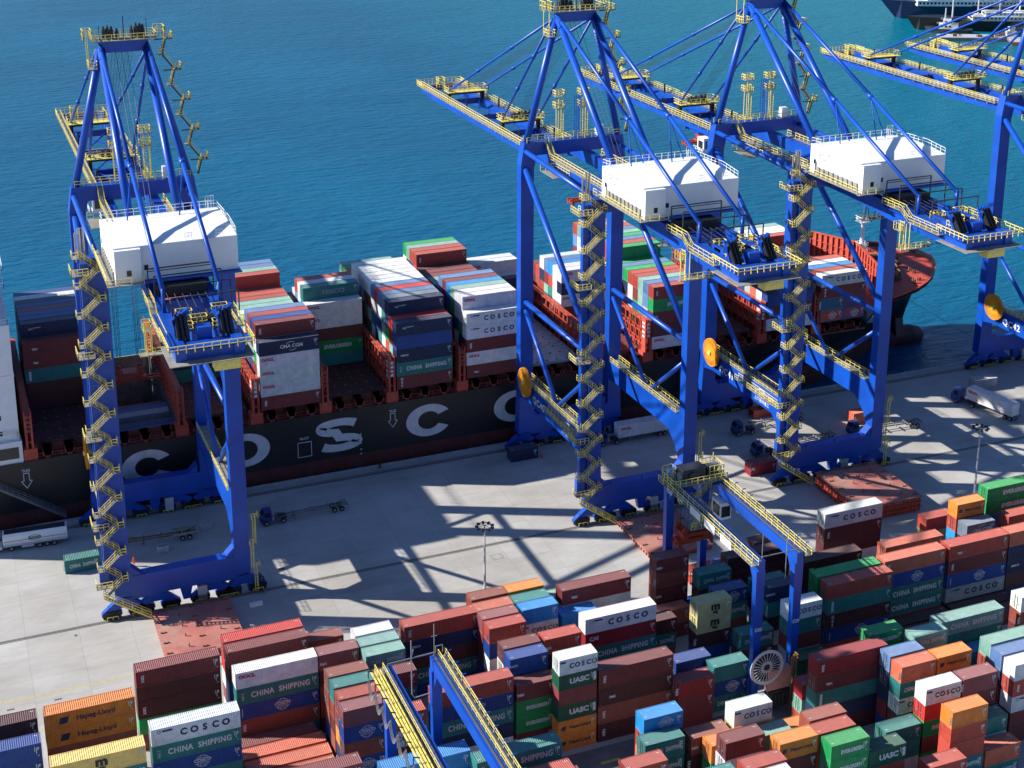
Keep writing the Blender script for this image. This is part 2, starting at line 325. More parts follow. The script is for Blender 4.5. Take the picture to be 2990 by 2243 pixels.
def make_crane():
    t = thing('quay_crane', '', 'crane', (0,0,0), 0, 'blue ship to shore cranes along the quay')
    B, Y = 'crane_blue', ['safety_yellow', 'grating']
    # lower works
    for y, lx, rx in ((0.0,(1.35,4.3),(21.7,24.4)), (35.0,(1.9,4.7),(22.2,25.0))):
        y0, y1 = (-.2, 1.9) if y == 0 else (34.0, 36.2)
        s = MB().prism([(lx[0]-.0,7.7),(rx[1],7.7),(rx[1],4.4),(21,3.7),(5.2,3.7),(lx[0],4.4)], 'y', y0+.02, y1-.02)
        s.prism([(4.3,7.7),(6.0,7.7),(4.3,9.4)], 'y', y0+.15, y1-.15); s.prism([(21.7,7.7),(20.0,7.7),(21.7,9.4)], 'y', y0+.15, y1-.15)
        sb = part('sill_beam', s, B, t)
        lg = MB()
        for x in (2.2, 6.5, 13.2, 20.0, 23.8):
            lg.beam((x, y0+.5, 7.7), (x, y0+.5, 8.15), .25)
        part('lifting_lug', lg, B, sb)
        for xa, xb in ((.3, 11.0), (15.2, 26.0)):
            bg_ = MB(); bogie(bg_, xa, xa+5.2, .85 if y == 0 else 35.2); bogie(bg_, xb-5.2, xb, .85 if y == 0 else 35.2)
            yc = .85 if y == 0 else 35.2
            bg_.prism([(xa+1.5,3.7),(xb-1.5,3.7),(xb-2.4,3.0),(xb-2.8,3.25),(xa+2.8,3.25),(xa+2.4,3.0)], 'y', yc-.8, yc+.8)
            bo = part('bogie', bg_, B, t)
            wm = MB(); wheels(wm, xa, xa+5.2, yc); wheels(wm, xb-5.2, xb, yc); part('wheel', wm, 'black', bo)
            gm = MB()
            for c in (xa+.4, xa+4.6, xb-4.8, xb-.4): gm.rail([(c-.9, yc-1.15, .35), (c+.9, yc-1.15, .35)], .5, .9, .1, mid=False)
            part('bumper_rail', gm, 'safety_yellow', bo)
        cab = MB().box(15.2, 16.8, y0+.3, y1-.3, .5, 3.2)
        part('electric_cabinet', cab, 'lamp_grey', t)
        strut = MB().prism([(12.2,3.7),(14.4,3.7),(13.9,1.2),(12.7,1.2)], 'y', y0+.5, y1-.5)
        part('tie_down_post', strut, B, t)
    # legs
    part('leg', MB().prism([(1.35,4.4),(4.5,4.4),(4.15,12),(4.15,64.5),(1.4,64.5),(1.4,12)], 'y', -.2, 1.9), B, t)
    part('leg', MB().prism([(21.6,4.4),(24.4,4.4),(24.4,64.5),(21.75,64.5),(21.75,12)], 'y', -.2, 1.9), B, t)
    part('leg', MB().prism([(1.5,4),(5.2,4),(4.7,14),(4.7,61.5),(5.3,64.2),(5.3,66.9),(2.6,66.9),(1.9,62.3),(1.9,14)], 'y', 34.0, 36.2), B, t)
    part('leg', MB().prism([(22.2,4),(25.4,4),(25.0,14),(25.0,62.3),(24.4,66.9),(21.6,66.9),(21.6,64.2),(22.2,61.5)], 'y', 34.0, 36.2), B, t)
    part('portal_beam', MB().prism([(5.28,64.2),(21.62,64.2),(21.62,66.8),(5.28,66.8)], 'y', 34.05, 36.1), B, t)
    part('portal_beam', MB().box(4.15, 21.75, -.15, 1.85, 61.9, 64.8), B, t)
    # side tie beams, braces
    for x0, x1, zt in ((1.95, 3.75, 16.9), (21.9, 23.9, 17.8)):
        tb = MB().prism([(1.9,zt+.6),(34.0,zt),(34.0,zt-4.6),(30.5,zt-3.9),(6.5,zt-3.9),(3.4,zt-6.3),(2.2,zt-8.6),(1.9,zt-8.6)], 'x', x0, x1)
        be = part('tie_beam', tb, B, t)
        wk = MB(); xs = (x0-.1) if x0 < 10 else x0
        walkway(wk, [(x0-.05, 3.5, zt+.65), (x0-.05, 32.5, zt+.12)], x1-x0+.1, both=True)
        if x0 < 10: walkway(wk, [(x0-1.0, 4.5, zt-1.3), (x0-1.0, 19.5, zt-1.3)], .95)
        part('walkway', wk, Y, be)
    for x in (2.9, 22.9):
        h = 33.4
        for p, q, r in (((x,34.1,h),(x,1.8,h),.52), ((x,34.1,h-1.6),(x,17.8,17.6),.45), ((x,1.8,h-3.6),(x,16.6,17.6),.45), ((x,34.1,61.5),(x,1.8,35.2),.62), ((x,34.1,65.2),(x,1.7,64.0),.5)):
            part('brace', MB().tube(p, q, r, 14), B, t, True)
    # main girders and boom
    for x in (9.0, 17.0):
        gm = MB().prism([(-39.5,61.0),(-38.5,60.3),(-20,60.3),(-6,61.4),(42,61.6),(42,63.9),(-6,63.9),(-16,63.4),(-39.5,63.0)], 'x', x-.75, x+.75)
        gd = part('main_girder', gm, B, t)
        bm = MB().prism([(42.2,61.0),(110,60.7),(114.6,61.3),(114.6,62.7),(42.2,63.0)], 'x', x-.72, x+.72)
        bo = part('boom_girder', bm, B, t)
        wk = MB()
        if x < 12: walkway(wk, [(x-1.75, 43, 63.0), (x-1.75, 114.5, 62.75)], 1.0)
        else: walkway(wk, [(x+.75, 43, 63.0), (x+.75, 114.5, 62.75)], 1.0)
        bk = [ (x-1.75 if x < 12 else x+.75) ]
        for yy in range(46, 114, 4): wk.beam((bk[0]+.5, yy, 62.9), (bk[0]+.5, yy, 62.3), .5, .2, 1)
        part('walkway', wk, Y, bo)
        lp = MB()
        for yy in (52, 70, 84, 104): lp.tube((x, yy, 62.9), (x, yy, 64.9), .22, 8)
        part('sheave_post', lp, 'black', bo)
    xb = MB()
    for yy in (43.2, 61, 78, 95.5, 113.6): xb.box(9.7, 16.3, yy-.5, yy+.5, 61.5, 62.8)
    for a, b in ((61,78),(78,95.5),(43.2,61)):
        xb.beam((9.5,a,62.4),(16.5,b,62.4),.28); xb.beam((16.5,a,62.4),(9.5,b,62.4),.28)
    part('boom_cross_beam', xb, B, t)
    sb = MB()
    for yy, zt in ((95.5, 64.9), (61.2, 65.4)):
        sb.box(8.4, 17.6, yy-.55, yy+.55, zt-.9, zt-.1)
        for x in (8.8, 17.2): sb.beam((x, yy, 62.5), (x, yy, zt+.1), .7, .9)
    part('stay_saddle', sb, 'black', t)
    pl = MB()
    for yy, zt in ((95.5,64.9),(61.2,65.4)):
        pl.box(8.0, 18.0, yy-2.2, yy+1.6, zt-.12, zt)
        pl.rail([(8,yy-2.2,zt),(18,yy-2.2,zt),(18,yy+1.6,zt),(8,yy+1.6,zt),(8,yy-2.2,zt)], 1.1, 1.2, .1)
    pl.rail([(7.3,111,62.8),(7.3,115.4,62.8),(18.8,115.4,62.8),(18.8,111,62.8)], 1.2, 1.0, .1); pl.box(7.3, 18.8, 113, 115.4, 62.7, 62.8, 1)
    for z in (63, 64.5): pl.rail([(9.8,105,z+.3),(9.8,108,z+.3),(11.4,108,z+.3),(11.4,105,z+.3),(9.8,105,z+.3)], 1.2, .8, .1)
    pl.beam((9.8,106,62.8),(9.8,106,66),.16); pl.beam((11.4,106,62.8),(11.4,106,66),.16)
    part('boom_platform', pl, Y, t)
    mc = MB()
    for x in (11.2, 12.4, 13.8, 14.9): mc.tube((x, 60.4, 65.4), (x, 60.4, 66.8+.4*(x % 1)), .35, 8); mc.box(x-.3, x+.3, 61.2, 62, 65.4, 66.4)
    part('sheave_block', mc, 'truck_dark', t)
    # A frame
    ap = part('apex_beam', MB().box(9.2, 17.7, 33.5, 35.1, 90.8, 93.0), B, t)
    for p, q, r in (((9.5,34.3,91.6),(3.4,34.9,66.9),.68), ((17.4,34.3,91.6),(23.7,34.9,66.9),.68), ((9.6,33.9,91.4),(9.0,2.0,64.0),.68), ((17.3,33.9,91.4),(17.0,2.0,64.0),.68)):
        part('frame_tube', MB().tube(p, q, r, 16), B, t, True)
    for x in (9.2, 17.3):
        ax = 9.4 if x < 12 else 17.5
        part('backstay', MB().tube((ax,34,92.2), (x,2.0,78.4), .36, 12).tube((x,2.6,78.5), (x,1.2,77.9), .5, 12).tube((x,2.0,78.4), (x-.1,-25.3,66.4), .36, 12).beam((x-.1,-25.3,66.8),(x-.1,-25.3,63),.5,.5), B, t, True)
        part('stay_prop', MB().tube((x,1.6,78.2),(x-1.8,-3.5,70.7),.11,6).tube((x,1.6,78.2),(x+1.6,-1.5,70.7),.11,6), B, t)
        sx = 8.8 if x < 12 else 17.2
        for q in ((sx,95.5,65.0), (sx,61.2,65.5)):
            p = Vector((ax-.5 if x < 12 else ax+.3, 35, 91.2)); q = Vector(q); m_ = MB().tube(p, q, .27, 10)
            for f in (.35, .68): c = p+(q-p)*f; d = (q-p).normalized(); m_.tube(c-d*.6, c+d*.6, .40, 8)
            part('forestay', m_, B, t, True)
    rp = MB()
    for i in range(7):
        x = 11.5+i*.6; rp.tube((x,34.6,91),(12+i*.35,60.6,66.5),.035,4); rp.tube((x,34.8,91),(11+i*.5,95,65.2),.03,4)
    for i in range(3): rp.tube((12+i,34,91),(12+i*.8,10,64.5),.035,4)
    part('boom_hoist_rope', rp, 'cable', t)
    tp = MB().box(8.0, 19.0, 32.0, 37.0, 93.0, 93.12, 1)
    tp.rail([(8,32,93.1),(19,32,93.1),(19,37,93.1),(8,37,93.1),(8,32,93.1)], 1.1, 1.1, .1)
    tp.rail([(6.6,33,93.1),(8,33,93.1),(8,36,93.1),(6.6,36,93.1),(6.6,33,93.1)], 1.9, .7, .1); tp.rail([(19,33,93.1),(20.6,33,93.1),(20.6,36,93.1),(19,36,93.1)], 1.9, .7, .1)
    tp.rail([(7.2,32.6,88.2),(8.6,32.6,88.2),(8.6,35.4,88.2),(7.2,35.4,88.2),(7.2,32.6,88.2)], 1.3, .7, .1); tp.box(7.2,8.6,32.6,35.4,88.1,88.2,1)
    for z in (88.2,): tp.beam((7.2,32.6,z),(7.2,32.6,93.1),.14); tp.beam((7.2,35.4,z),(7.2,35.4,93.1),.14)
    part('apex_platform', tp, Y, ap)
    sh = MB()
    for x, h in ((10.2,2.3),(10.9,2.4),(11.6,2.2),(12.5,1.8),(15.0,2.1),(15.8,2.6),(16.5,2.5),(17.0,2.2)): sh.tube((x-.15,34.5,93.1+h-.8),(x+.15,34.5,93.1+h-.8),.85,14); sh.box(x-.3,x+.3,34.1,34.9,93.1,93.1+h-.6)
    sh.beam((13.6,34,93.1),(13.6,34,97),.18); sh.beam((9.4,34,93.1),(9.4,34,95.6),.12); sh.beam((17.6,34,93.1),(17.6,34,96.4),.12)
    part('sheave', sh, 'truck_dark', ap)
    # stair up the right hand frame tube
    st = MB()
    P0, P1 = Vector((24.4,34.0,67.2)), Vector((18.6,34.0,92.6)); n = 9
    for i in range(n):
        a = P0+(P1-P0)*(i/n); b = P0+(P1-P0)*((i+1)/n)
        xo = 2.2
        p, q = (a+Vector((.8,0,0)), b+Vector((xo,0,0))) if i % 2 == 0 else (a+Vector((xo,.9,0)), b+Vector((.8,.9,0)))
        for s in (0,.75):
            o = Vector((0,s,0)); st.beam(p+o,q+o,.08,.26,2)
            for h in (.55,1.05): st.beam(p+o+Vector((0,0,h)),q+o+Vector((0,0,h)),.08,.08,0)
        for k in range(1,9): c = p+(q-p)*(k/9); st.box(c.x-.12,c.x+.12,c.y,c.y+.75,c.z-.03,c.z+.03,1)
        if i % 2 == 0:
            st.box(b.x+xo,b.x+xo+1.2,33.8,35.8,b.z-.1,b.z,2); st.rail([(b.x+xo,33.8,b.z),(b.x+xo+1.2,33.8,b.z),(b.x+xo+1.2,35.8,b.z)],1.1,.7,.1)
            st.beam((b.x+.3,34.6,b.z-.15),(b.x+xo+1.2,34.6,b.z-.15),.2,.2,2)
        else: st.box(b.x+.2,b.x+1.2,33.8,35.8,b.z-.1,b.z,1); st.rail([(b.x+.2,33.8,b.z),(b.x+1.2,33.8,b.z)],1.1,.6,.1)
    part('frame_stair', st, ['safety_yellow','grating','truck_dark'], t)
    # machinery house
    hs = MB()
    roof = [(-15.4,70.45),(-11.5,70.9),(-4,71.05),(.5,70.5)]
    n = len(roof); vs = [(3.65,y,z) for y,z in roof]+[(22.1,y,z) for y,z in roof]
    hs.add(vs, [(k,k+1,n+k+1,n+k) for k in range(n-1)])
    hs.add([(3.65,-15.4,65.1),(22.1,-15.4,65.1),(22.1,-15.4,70.45),(3.65,-15.4,70.45)], [(0,1,2,3)])
    hs.add([(3.65,.5,65.1),(22.1,.5,65.1),(22.1,.5,70.5),(3.65,.5,70.5)], [(3,2,1,0)])
    for x in (3.65, 22.1): hs.add([(x,.5,65.1),(x,-15.4,65.1)]+[(x,y,z) for y,z in roof], [(0,1,2,3,4,5)])
    hs.add([(3.65,-15.4,65.1),(22.1,-15.4,65.1),(22.1,.5,65.1),(3.65,.5,65.1)], [(3,2,1,0)])
    hs.box(3.65,7.5,-16.3,-15.38,65.0,70.25)
    ho = part('machinery_house', hs, 'house_white', t)
    part('window', MB().box(5.3,6.0,-16.34,-16.28,66.2,67.1).box(8.0,8.6,-15.44,-15.38,66.6,67.4), 'window_dark', ho)
    part('window', MB().box(3.6,3.66,-1.2,-.7,67.0,67.8), 'window_dark', ho)
    hr = MB().rail([(22.0,-15.3,70.5),(22.0,-10,71.0),(22.0,.4,70.6),(3.75,.4,70.6),(3.75,-2.5,70.9)], 1.1, 1.35, .07)
    hr.rail([(20.3,.0,70.7),(21.6,.0,70.7)], 1.9, .5, .08)
    hr.rail([(14.3,-15.2,70.5),(15.3,-15.2,70.5)], 1.1, .6, .06); hr.rail([(19.0,-15.2,70.5),(20.0,-15.2,70.5)], 1.1, .6, .06)
    part('roof_rail', hr, 'white', ho)
    fl = MB().box(3.2,22.4,-16.6,1.2,64.82,65.0,0)
    for y in (-14,-9.5,-5,-1): fl.box(8.2,17.8,y-.25,y+.25,63.9,64.82)
    part('house_floor', fl, B, t)
    wk = MB(); walkway(wk, [(2.3,1.2,65.3),(2.3,-16.6,65.3)], .95, both=False); walkway(wk, [(2.3,-17.4,65.2),(7.6,-17.4,65.2)], .9, side=(0,1,0), both=False)
    for i in range(9): wk.box(3.35,3.62,-14.9+i*1.5,-14.0+i*1.5,65.3,66.7,1)
    part('walkway', wk, Y, t)
    # landward machinery deck
    bx = MB().box(7.3,18.7,-39.5,-36.5,62.6,62.8).box(7.6,8.2,-36.5,-17,62.5,62.7).box(17.8,18.4,-36.5,-17,62.5,62.7).box(9.7,16.3,-39.2,-38.0,60.6,62.4).box(9.7,16.3,-28.6,-27.6,61.0,62.6).box(9.7,16.3,-20,-19,61.0,62.8)
    bx.box(11.9,13.9,-36.4,-34.3,62.4,64.4).box(9.8,10.6,-34,-28,62.6,63.8).box(15.4,16.2,-34,-28,62.6,63.8)
    for x in (9.0,9.6,10.2,10.8,15.2,15.8,16.4,17.0): bx.beam((x,-35.6,62.8),(x,-33.2,66.0),.22,.5)
    bx.beam((8.6,-34.6,65.0),(11.2,-33.0,65.9),.6,.8); bx.beam((14.9,-34.6,65.0),(17.4,-33.0,65.9),.6,.8)
    part('machinery_deck', bx, B, t)
    wl = MB()
    for x in (9.3,9.9,10.5,15.5,16.1,16.7): wl.beam((x,-36.4,62.9),(x,-34.0,65.8),.35,.9)
    wl.box(9.4,16.6,-18.8,-15.2,63.0,64.6)
    for i in range(6): wl.tube((10.4+i*1.1,-16,64.2),(10.4+i*1.1,-33,63.2),.06,4)
    wl.box(9.8,16.2,-31,-29,62.8,63.6)
    part('rope_drum', wl, 'black', t)
    hp = MB()
    for y, h, x0, x1 in ((-17.2,67.3,8.2,17.8),(-20.6,67.2,8.6,18.4),(-24.4,66.7,9.2,19.0),(-28.2,66.2,9.8,19.4)):
        hp.path([(x0,y,63),(x0,y,h),(x1,y,h),(x1,y,63)], .17)
    hp.beam((8.2,-17.2,66.9),(17.8,-17.2,66.9),.12)
    part('guard_frame', hp, 'truck_dark', t)
    dk = MB()
    dk.box(7.2,18.8,-41.0,-33.0,60.9,61.0,1)
    dk.rail([(7.2,-33,62.8),(7.2,-41,62.8),(18.8,-41,62.8),(18.8,-33,62.8)], 1.1, 1.2, .11)
    walkway(dk, [(7.2,-17.5,63.4),(7.2,-23.0,63.4),(7.2,-25.2,62.0),(7.2,-33.5,62.0)], .95)
    walkway(dk, [(18.0,-26,62.8),(18.0,-33.5,62.8)], .95)
    for a in ((9.6,-32.5),(14.6,-32.5),(10.4,-27),(15.6,-26.5),(12,-30)): dk.rail([(a[0],a[1],62.8),(a[0]+2.2,a[1],62.8),(a[0]+2.2,a[1]-1.4,62.8),(a[0],a[1]-1.4,62.8),(a[0],a[1],62.8)], 1.3, .7, .1)
    part('deck_walkway', dk, Y, t)
    lw = MB().box(5.2,11.6,-26.4,-25.0,57.2,57.35,1); lw.rail([(5.2,-26.4,57.3),(11.6,-26.4,57.3),(11.6,-25,57.3)],1.1,1.1,.1)
    lw.rail([(6.1,-22.8,60.2),(7.2,-22.8,60.2),(7.2,-24.4,60.2),(6.1,-24.4,60.2)],1.4,.6,.1); lw.box(6.1,7.2,-24.4,-22.8,60.1,60.2,1)
    for p in ((6.2,-24.6),(7.0,-24.6),(6.2,-26.2),(7,-26.2)): lw.beam((p[0],p[1],57.3),(p[0],p[1],62),.13)
    for k in range(8): lw.beam((6.2,-24.7,57.6+k*.5),(7.0,-24.7,57.6+k*.5),.08)
    part('maintenance_platform', lw, Y, t)
    tr = MB()
    for x in (11.6,13.6):
        tr.beam((x,-26,57.4),(x,-33,60.8),.14); tr.beam((x,-26,60.5),(x,-33,60.8),.14)
        for k in range(4): tr.beam((x,-26-k*1.7,57.4+k*.83),(x,-27.2-k*1.5,60.55),.1)
    part('support_truss', tr, B, t)
    part('test_weight', MB().box(13.6,17.2,-38.6,-36.6,58.6,60.4), 'safety_yellow', t)
    # stairs and lift at the left landside leg
    st = MB(); stair_zigzag(st, -.2, 2.6, -2.05, 5.6, 65.2, 24)
    stt = part('leg_stair', st, Y, t)
    lf = MB()
    d = Vector((6.9,-2.0,.3))-Vector((-.6,-1.9,5.6))
    for s in (0,.85):
        o = Vector((0,s,0)); p = Vector((-.6,-1.95,5.6))+o; lf.beam(p,p+d,.08,.26,0)
        for h in (.55,1.05): lf.beam(p+Vector((0,0,h)),p+d+Vector((0,0,h)),.085,.085,0)
        for k in range(6): c = p+d*(k/5); lf.beam(c,c+Vector((0,0,1.05)),.07,.07,0)
    for k in range(1,16): c = Vector((-.6,-1.95,5.6))+d*(k/16); lf.box(c.x-.14,c.x+.14,c.y,c.y+.85,c.z-.03,c.z+.03,1)
    for z in (17.6, 33.6, 48, 62): lf.box(-1.4,1.2,-1.0,2.6,z-.12,z,1); lf.rail([(1.2,-1.0,z),(-1.4,-1.0,z),(-1.4,2.6,z)],1.1,1,.1)
    lf.box(-1.6,1.0,-2,-.3,7.3,7.42,1); lf.rail([(1.0,-2,7.4),(-1.6,-2,7.4),(-1.6,-.3,7.4)],1.1,1,.1)
    part('access_stair', lf, Y, t)
    el = MB().box(.1,1.3,.3,1.6,6.0,63.5)
    el.tube((-.15,-.1,6),(-.15,-.1,66),.13,8); el.beam((1.28,-.45,6),(1.28,-.45,66),.12)
    for i in range(38): el.beam((1.28,-.45,7+i*1.5),(-.15,-.1,7.0+i*1.5),.07)
    el.box(-.9,.6,-.6,.5,7.5,10.6).box(-.7,.7,-.8,.2,17.7,20.5)
    part('lift_shaft', el, B, t)
    part('cable_pipe', MB().tube((.3,.0,64),(.3,.0,69.6),.25,8).tube((.9,.0,64),(.9,.0,69.6),.2,8).tube((-.3,.2,64),(-.3,.2,68.8),.16,8), 'steel', t)
    ld = MB()
    for za, zb, xo in ((.4,5.2,25.1),(5.2,9.8,24.6),(9.8,14.6,25.1)):
        ld.beam((xo,-.3,za),(xo,-.3,zb),.11); ld.beam((xo+.5,-.3,za),(xo+.5,-.3,zb),.11); ld.beam((xo+.25,-.85,za+1.2),(xo+.25,-.85,zb),.08)
        for k in range(int((zb-za)/.55)): ld.beam((xo,-.3,za+k*.55),(xo+.5,-.3,za+k*.55),.07)
        ld.rail([(xo-.3,-.9,zb),(xo+.9,-.9,zb),(xo+.9,.3,zb)],1.0,.6,.1)
    part('caged_ladder', ld, 'safety_yellow', t)
    # cable reel on the left tie beam
    rl = MB()
    for s in (-.18,.18): 
        for k in range(40):
            a, b = 2*math.pi*k/40, 2*math.pi*(k+1)/40
            rl.beam((1.0+s,29.6+3.0*math.cos(a),17.6+3.0*math.sin(a)),(1.0+s,29.6+3.0*math.cos(b),17.6+3.0*math.sin(b)),.12,.14)
    for k in range(40):
        a = 2*math.pi*k/40
        rl.beam((.72,29.6+.3*math.cos(a),17.6+.3*math.sin(a)),(.82,29.6+2.97*math.cos(a),17.6+2.97*math.sin(a)),.34,.06,0,up=(1,0,0),w2=.14)
    rl.tube((1.05,29.6,17.6),(1.12,29.6,17.6),2.9,36)
    ro = part('cable_reel', rl, 'reel_orange', t)
    part('reel_hub', MB().tube((.4,29.6,17.6),(1.95,29.6,17.6),.45,14), 'safety_yellow', ro)
    part('cable_coil', MB().tube((.84,29.6,17.6),(1.04,29.6,17.6),1.15,28), 'amber', ro)
    # logo panel on the left tie beam (all cranes)
    lg = MB(); 
    vs, fs = text_geo('上海振华重工', .95, .01, 1.0, 1.0); lg.add([(1.9, 10.2-v[0], 14.0+v[2]) for v in vs], fs)
    m2 = MB(); ring(m2, 0, 0, 1.9, .95, .16, 32); add_text(m2, 'ZPMC', 0, 0, .8, .02, 1.1)
    lg.add([(1.9, 10.4-v[0], 15.6+v[2]) for v in m2.v], m2.f)
    part('maker_mark', lg, 'white_ink', t)
    m2 = MB(); add_text(m2, 'P', -.9, 0, 1.5, .05); add_text(m2, 'CT', .6, 0, 1.4, .04)
    part('operator_mark', MB().add([(1.9, 16.6-v[0], 14.9+v[2]) for v in m2.v], m2.f), 'magenta_ink', t)
    # lattice and lift towers on the waterside portal
    for x in (10.5, 15.9):
        tw = MB()
        for a, b in ((0,0),(1.1,0),(1.1,1.1),(0,1.1)): tw.beam((x+a,35.2+b,66.8),(x+a,35.2+b,73.2),.13)
        for k in range(12):
            z = 67+k*.53; tw.beam((x,35.2,z),(x+1.1,35.2,z),.09)
        for z in (73.2, 75.6): tw.rail([(x-.7,34.9,z),(x+1.3,34.9,z),(x+1.3,36.5,z),(x-.7,36.5,z),(x-.7,34.9,z)],1.15,.7,.11); tw.box(x-.7,x+1.3,34.9,36.5,z-.1,z,1)
        tw.beam((x,35.2,73),(x,35.2,75.6),.12); tw.beam((x+1,35.2,73),(x+1,35.2,75.6),.12)
        part('latch_tower', tw, Y, t)
    lt = MB()
    for a, b in ((0,0),(.9,0),(.9,.9),(0,.9)): lt.beam((14.4+a,35.3+b,66.8),(14.4+a,35.3+b,75.5),.11)
    for k in range(14): z = 67+k*.6; lt.beam((14.4,35.3,z),(15.3,35.3,z+.6),.08); lt.beam((15.3,35.3,z),(15.3,36.2,z+.6),.08)
    part('lattice_mast', lt, B, t)
    pr = MB().rail([(3.2,34.1,66.85),(23.8,34.1,66.85)],1.1,1.6,.1); pr.rail([(3.2,36.0,66.85),(23.8,36.0,66.85)],1.1,1.6,.1)
    st2 = MB()
    walkway(pr, [(7.0,33.8,66.6),(7.0,31.0,64.0),(7.0,3.0,64.0)], .95)
    pr.rail([(18.2,31,64),(18.2,3,64)],1.1,1.6,.1); pr.box(17.8,18.8,3,31,63.9,64,1)
    pr.rail([(4.6,30.5,62.0),(8.0,30.5,62),(8,24,62)],1.1,1.2,.1); pr.box(4.6,8,24,30.5,61.9,62,1)
    part('portal_walkway', pr, Y, t)
    part('control_box', MB().box(18.9,20.3,34.6,35.8,66.9,69.0), 'house_white', t)
    # hanging service platforms seen under the girder
    bp = MB().box(14.0,20.0,-3.0,-1.6,55.0,55.1,1); bp.rail([(14,-3,55.1),(20,-3,55.1),(20,-1.6,55.1)],1.1,1,.1)
    part('service_platform', bp, Y, t)
    hg = MB()
    for a in (14.3,16.5): hg.beam((a,-2.9,55.1),(a+1.2,-2.5,61.5),.14); hg.beam((a+1.2,-2.9,55.1),(a+.4,-2.5,61.5),.12)
    part('platform_hanger', hg, B, t)
    return t
def add_number(t, s):
    m = MB(); add_text(m, s, 0, 0, 2.1, .05, 1.05, 1.1)
    part('crane_number', MB().add([(1.9, 24.4-v[0], 14.7+v[2]) for v in m.v], m.f), 'white_ink', t)
def trolley(t, y):
    m = MB().box(9.2,16.8,y-3,y+3,60.0,60.6).box(8.4,17.6,y-3.4,y-2.6,60.2,61.2).box(8.4,17.6,y+2.6,y+3.4,60.2,61.2).box(11,15,y-1,y+1,60.6,62.2)
    tr = part('trolley', m, 'crane_blue', t)
    c = MB().prism([(y-7.4,57.0),(y-5.0,57.0),(y-4.6,57.6),(y-4.6,60.2),(y-7.4,60.2)], 'x', 7.6, 10.2)
    cb = part('operator_cab', c, 'house_white', tr)
    part('window', MB().box(7.55,7.6,y-7.0,y-5.0,57.8,59.5).box(8,9.8,y-7.45,y-7.4,57.8,59.6), 'window_dark', cb)
    k = MB().rail([(7.0,y-8,57),(7.0,y-4,57)],1.1,1,.09); part('cab_rail', k, 'white', cb)
def spreader(loc, label, drop, length=12.2):
    t = thing('spreader', label, 'spreader', loc, 0, 'red container spreaders hanging from cranes')
    L = length/2
    f = MB().box(-3.2,3.2,-.9,.9,.3,.9).box(-L,L,-.85,-.45,.1,.6).box(-L,L,.45,.85,.1,.6).box(-L,-L+.6,-1.2,1.2,-.1,.6).box(L-.6,L,-1.2,1.2,-.1,.6)
    for a in (-L+.3, L-.3):
        for b in (-1.15, 1.15): f.box(a-.15,a+.15,b-.12,b+.12,-.5,.1)
    part('spreader_frame', f, 'spreader_red', t)
    h = MB().box(-2.6,2.6,-1.5,1.5,1.6,2.3).box(-2.4,-1.4,-1.3,1.3,.9,1.6).box(1.4,2.4,-1.3,1.3,.9,1.6)
    for a in (-2,2):
        for b in (-1.1,1.1): h.tube((a,b-.25,2.7),(a,b+.25,2.7),.5,12)
    part('headblock', h, 'spreader_red', t)
    w = MB()
    for a in (-2,2):
        for b in (-1.1,1.1):
            for e in (-.3,.3): w.tube((a+e,b,2.8),(a+e*1.5,b*1.5,drop),.05,4)
    part('hoist_rope', w, 'cable', t)
    return t
crane = make_crane()
CR = [crane]+[copy_tree(crane) for _ in range(4)]
for c, x, s, lab, ty in zip(CR, (-87.38, 0, 43.55, 118.82, 147.3), ('QC39','QC40','QC41','QC42','QC43'),
    ('tall blue ship to shore crane at the left, standing alone near the white tanker',
     'blue ship to shore crane second from left, with dark orange reel and number QC40',
     'blue crane third from left, in front of red ship bow, numbered QC41',
     'blue ship to shore crane cut by right photo edge, numbered QC42, beyond the ship bow',
     'farthest blue ship to shore crane, only its boom showing at the top right'), (58, 21.5, 55, 30, 40)):
    c.location = (x, 0, 0); c['label'] = lab
    if s in ('QC40','QC41','QC42'): add_number(c, s)
    trolley(c, ty)
for c in CR[1:3]:   # operator lettering on the house side wall (faint on the second crane, clear on the third)
    m = MB()
    add_text(m, 'PCT', 0, 0, 2.2, .02, 1.0)
    part('house_lettering', MB().add([(3.62, -4.2-v[0], 68.9+v[2]) for v in m.v], m.f), 'grey_ink' , c)
    m = MB(); ring(m, 0, .2, 1.9, 1.5, .07, 30, 30, 150); ring(m, 0, -.3, 1.9, 1.5, .07, 30, 210, 330); add_text(m, 'COSCO', 0, .15, 1.05, .015); add_text(m, 'SHIPPING', 0, -.62, .5, 0)
    part('house_emblem', MB().add([(3.62, -8.9-v[0], 68.0+v[2]) for v in m.v], m.f), 'grey_ink', c)
spreader((-74.3,58,18.6), 'red spreader lowered into the open ship hold beside the left crane', 41)
spreader((13,21.5,57.6), 'small dark red spreader under second crane girder, left of its white house', 3.6)
spreader((56.5,55,57.4), 'orange red spreader under third crane boom, above its waterside leg', 3.8)
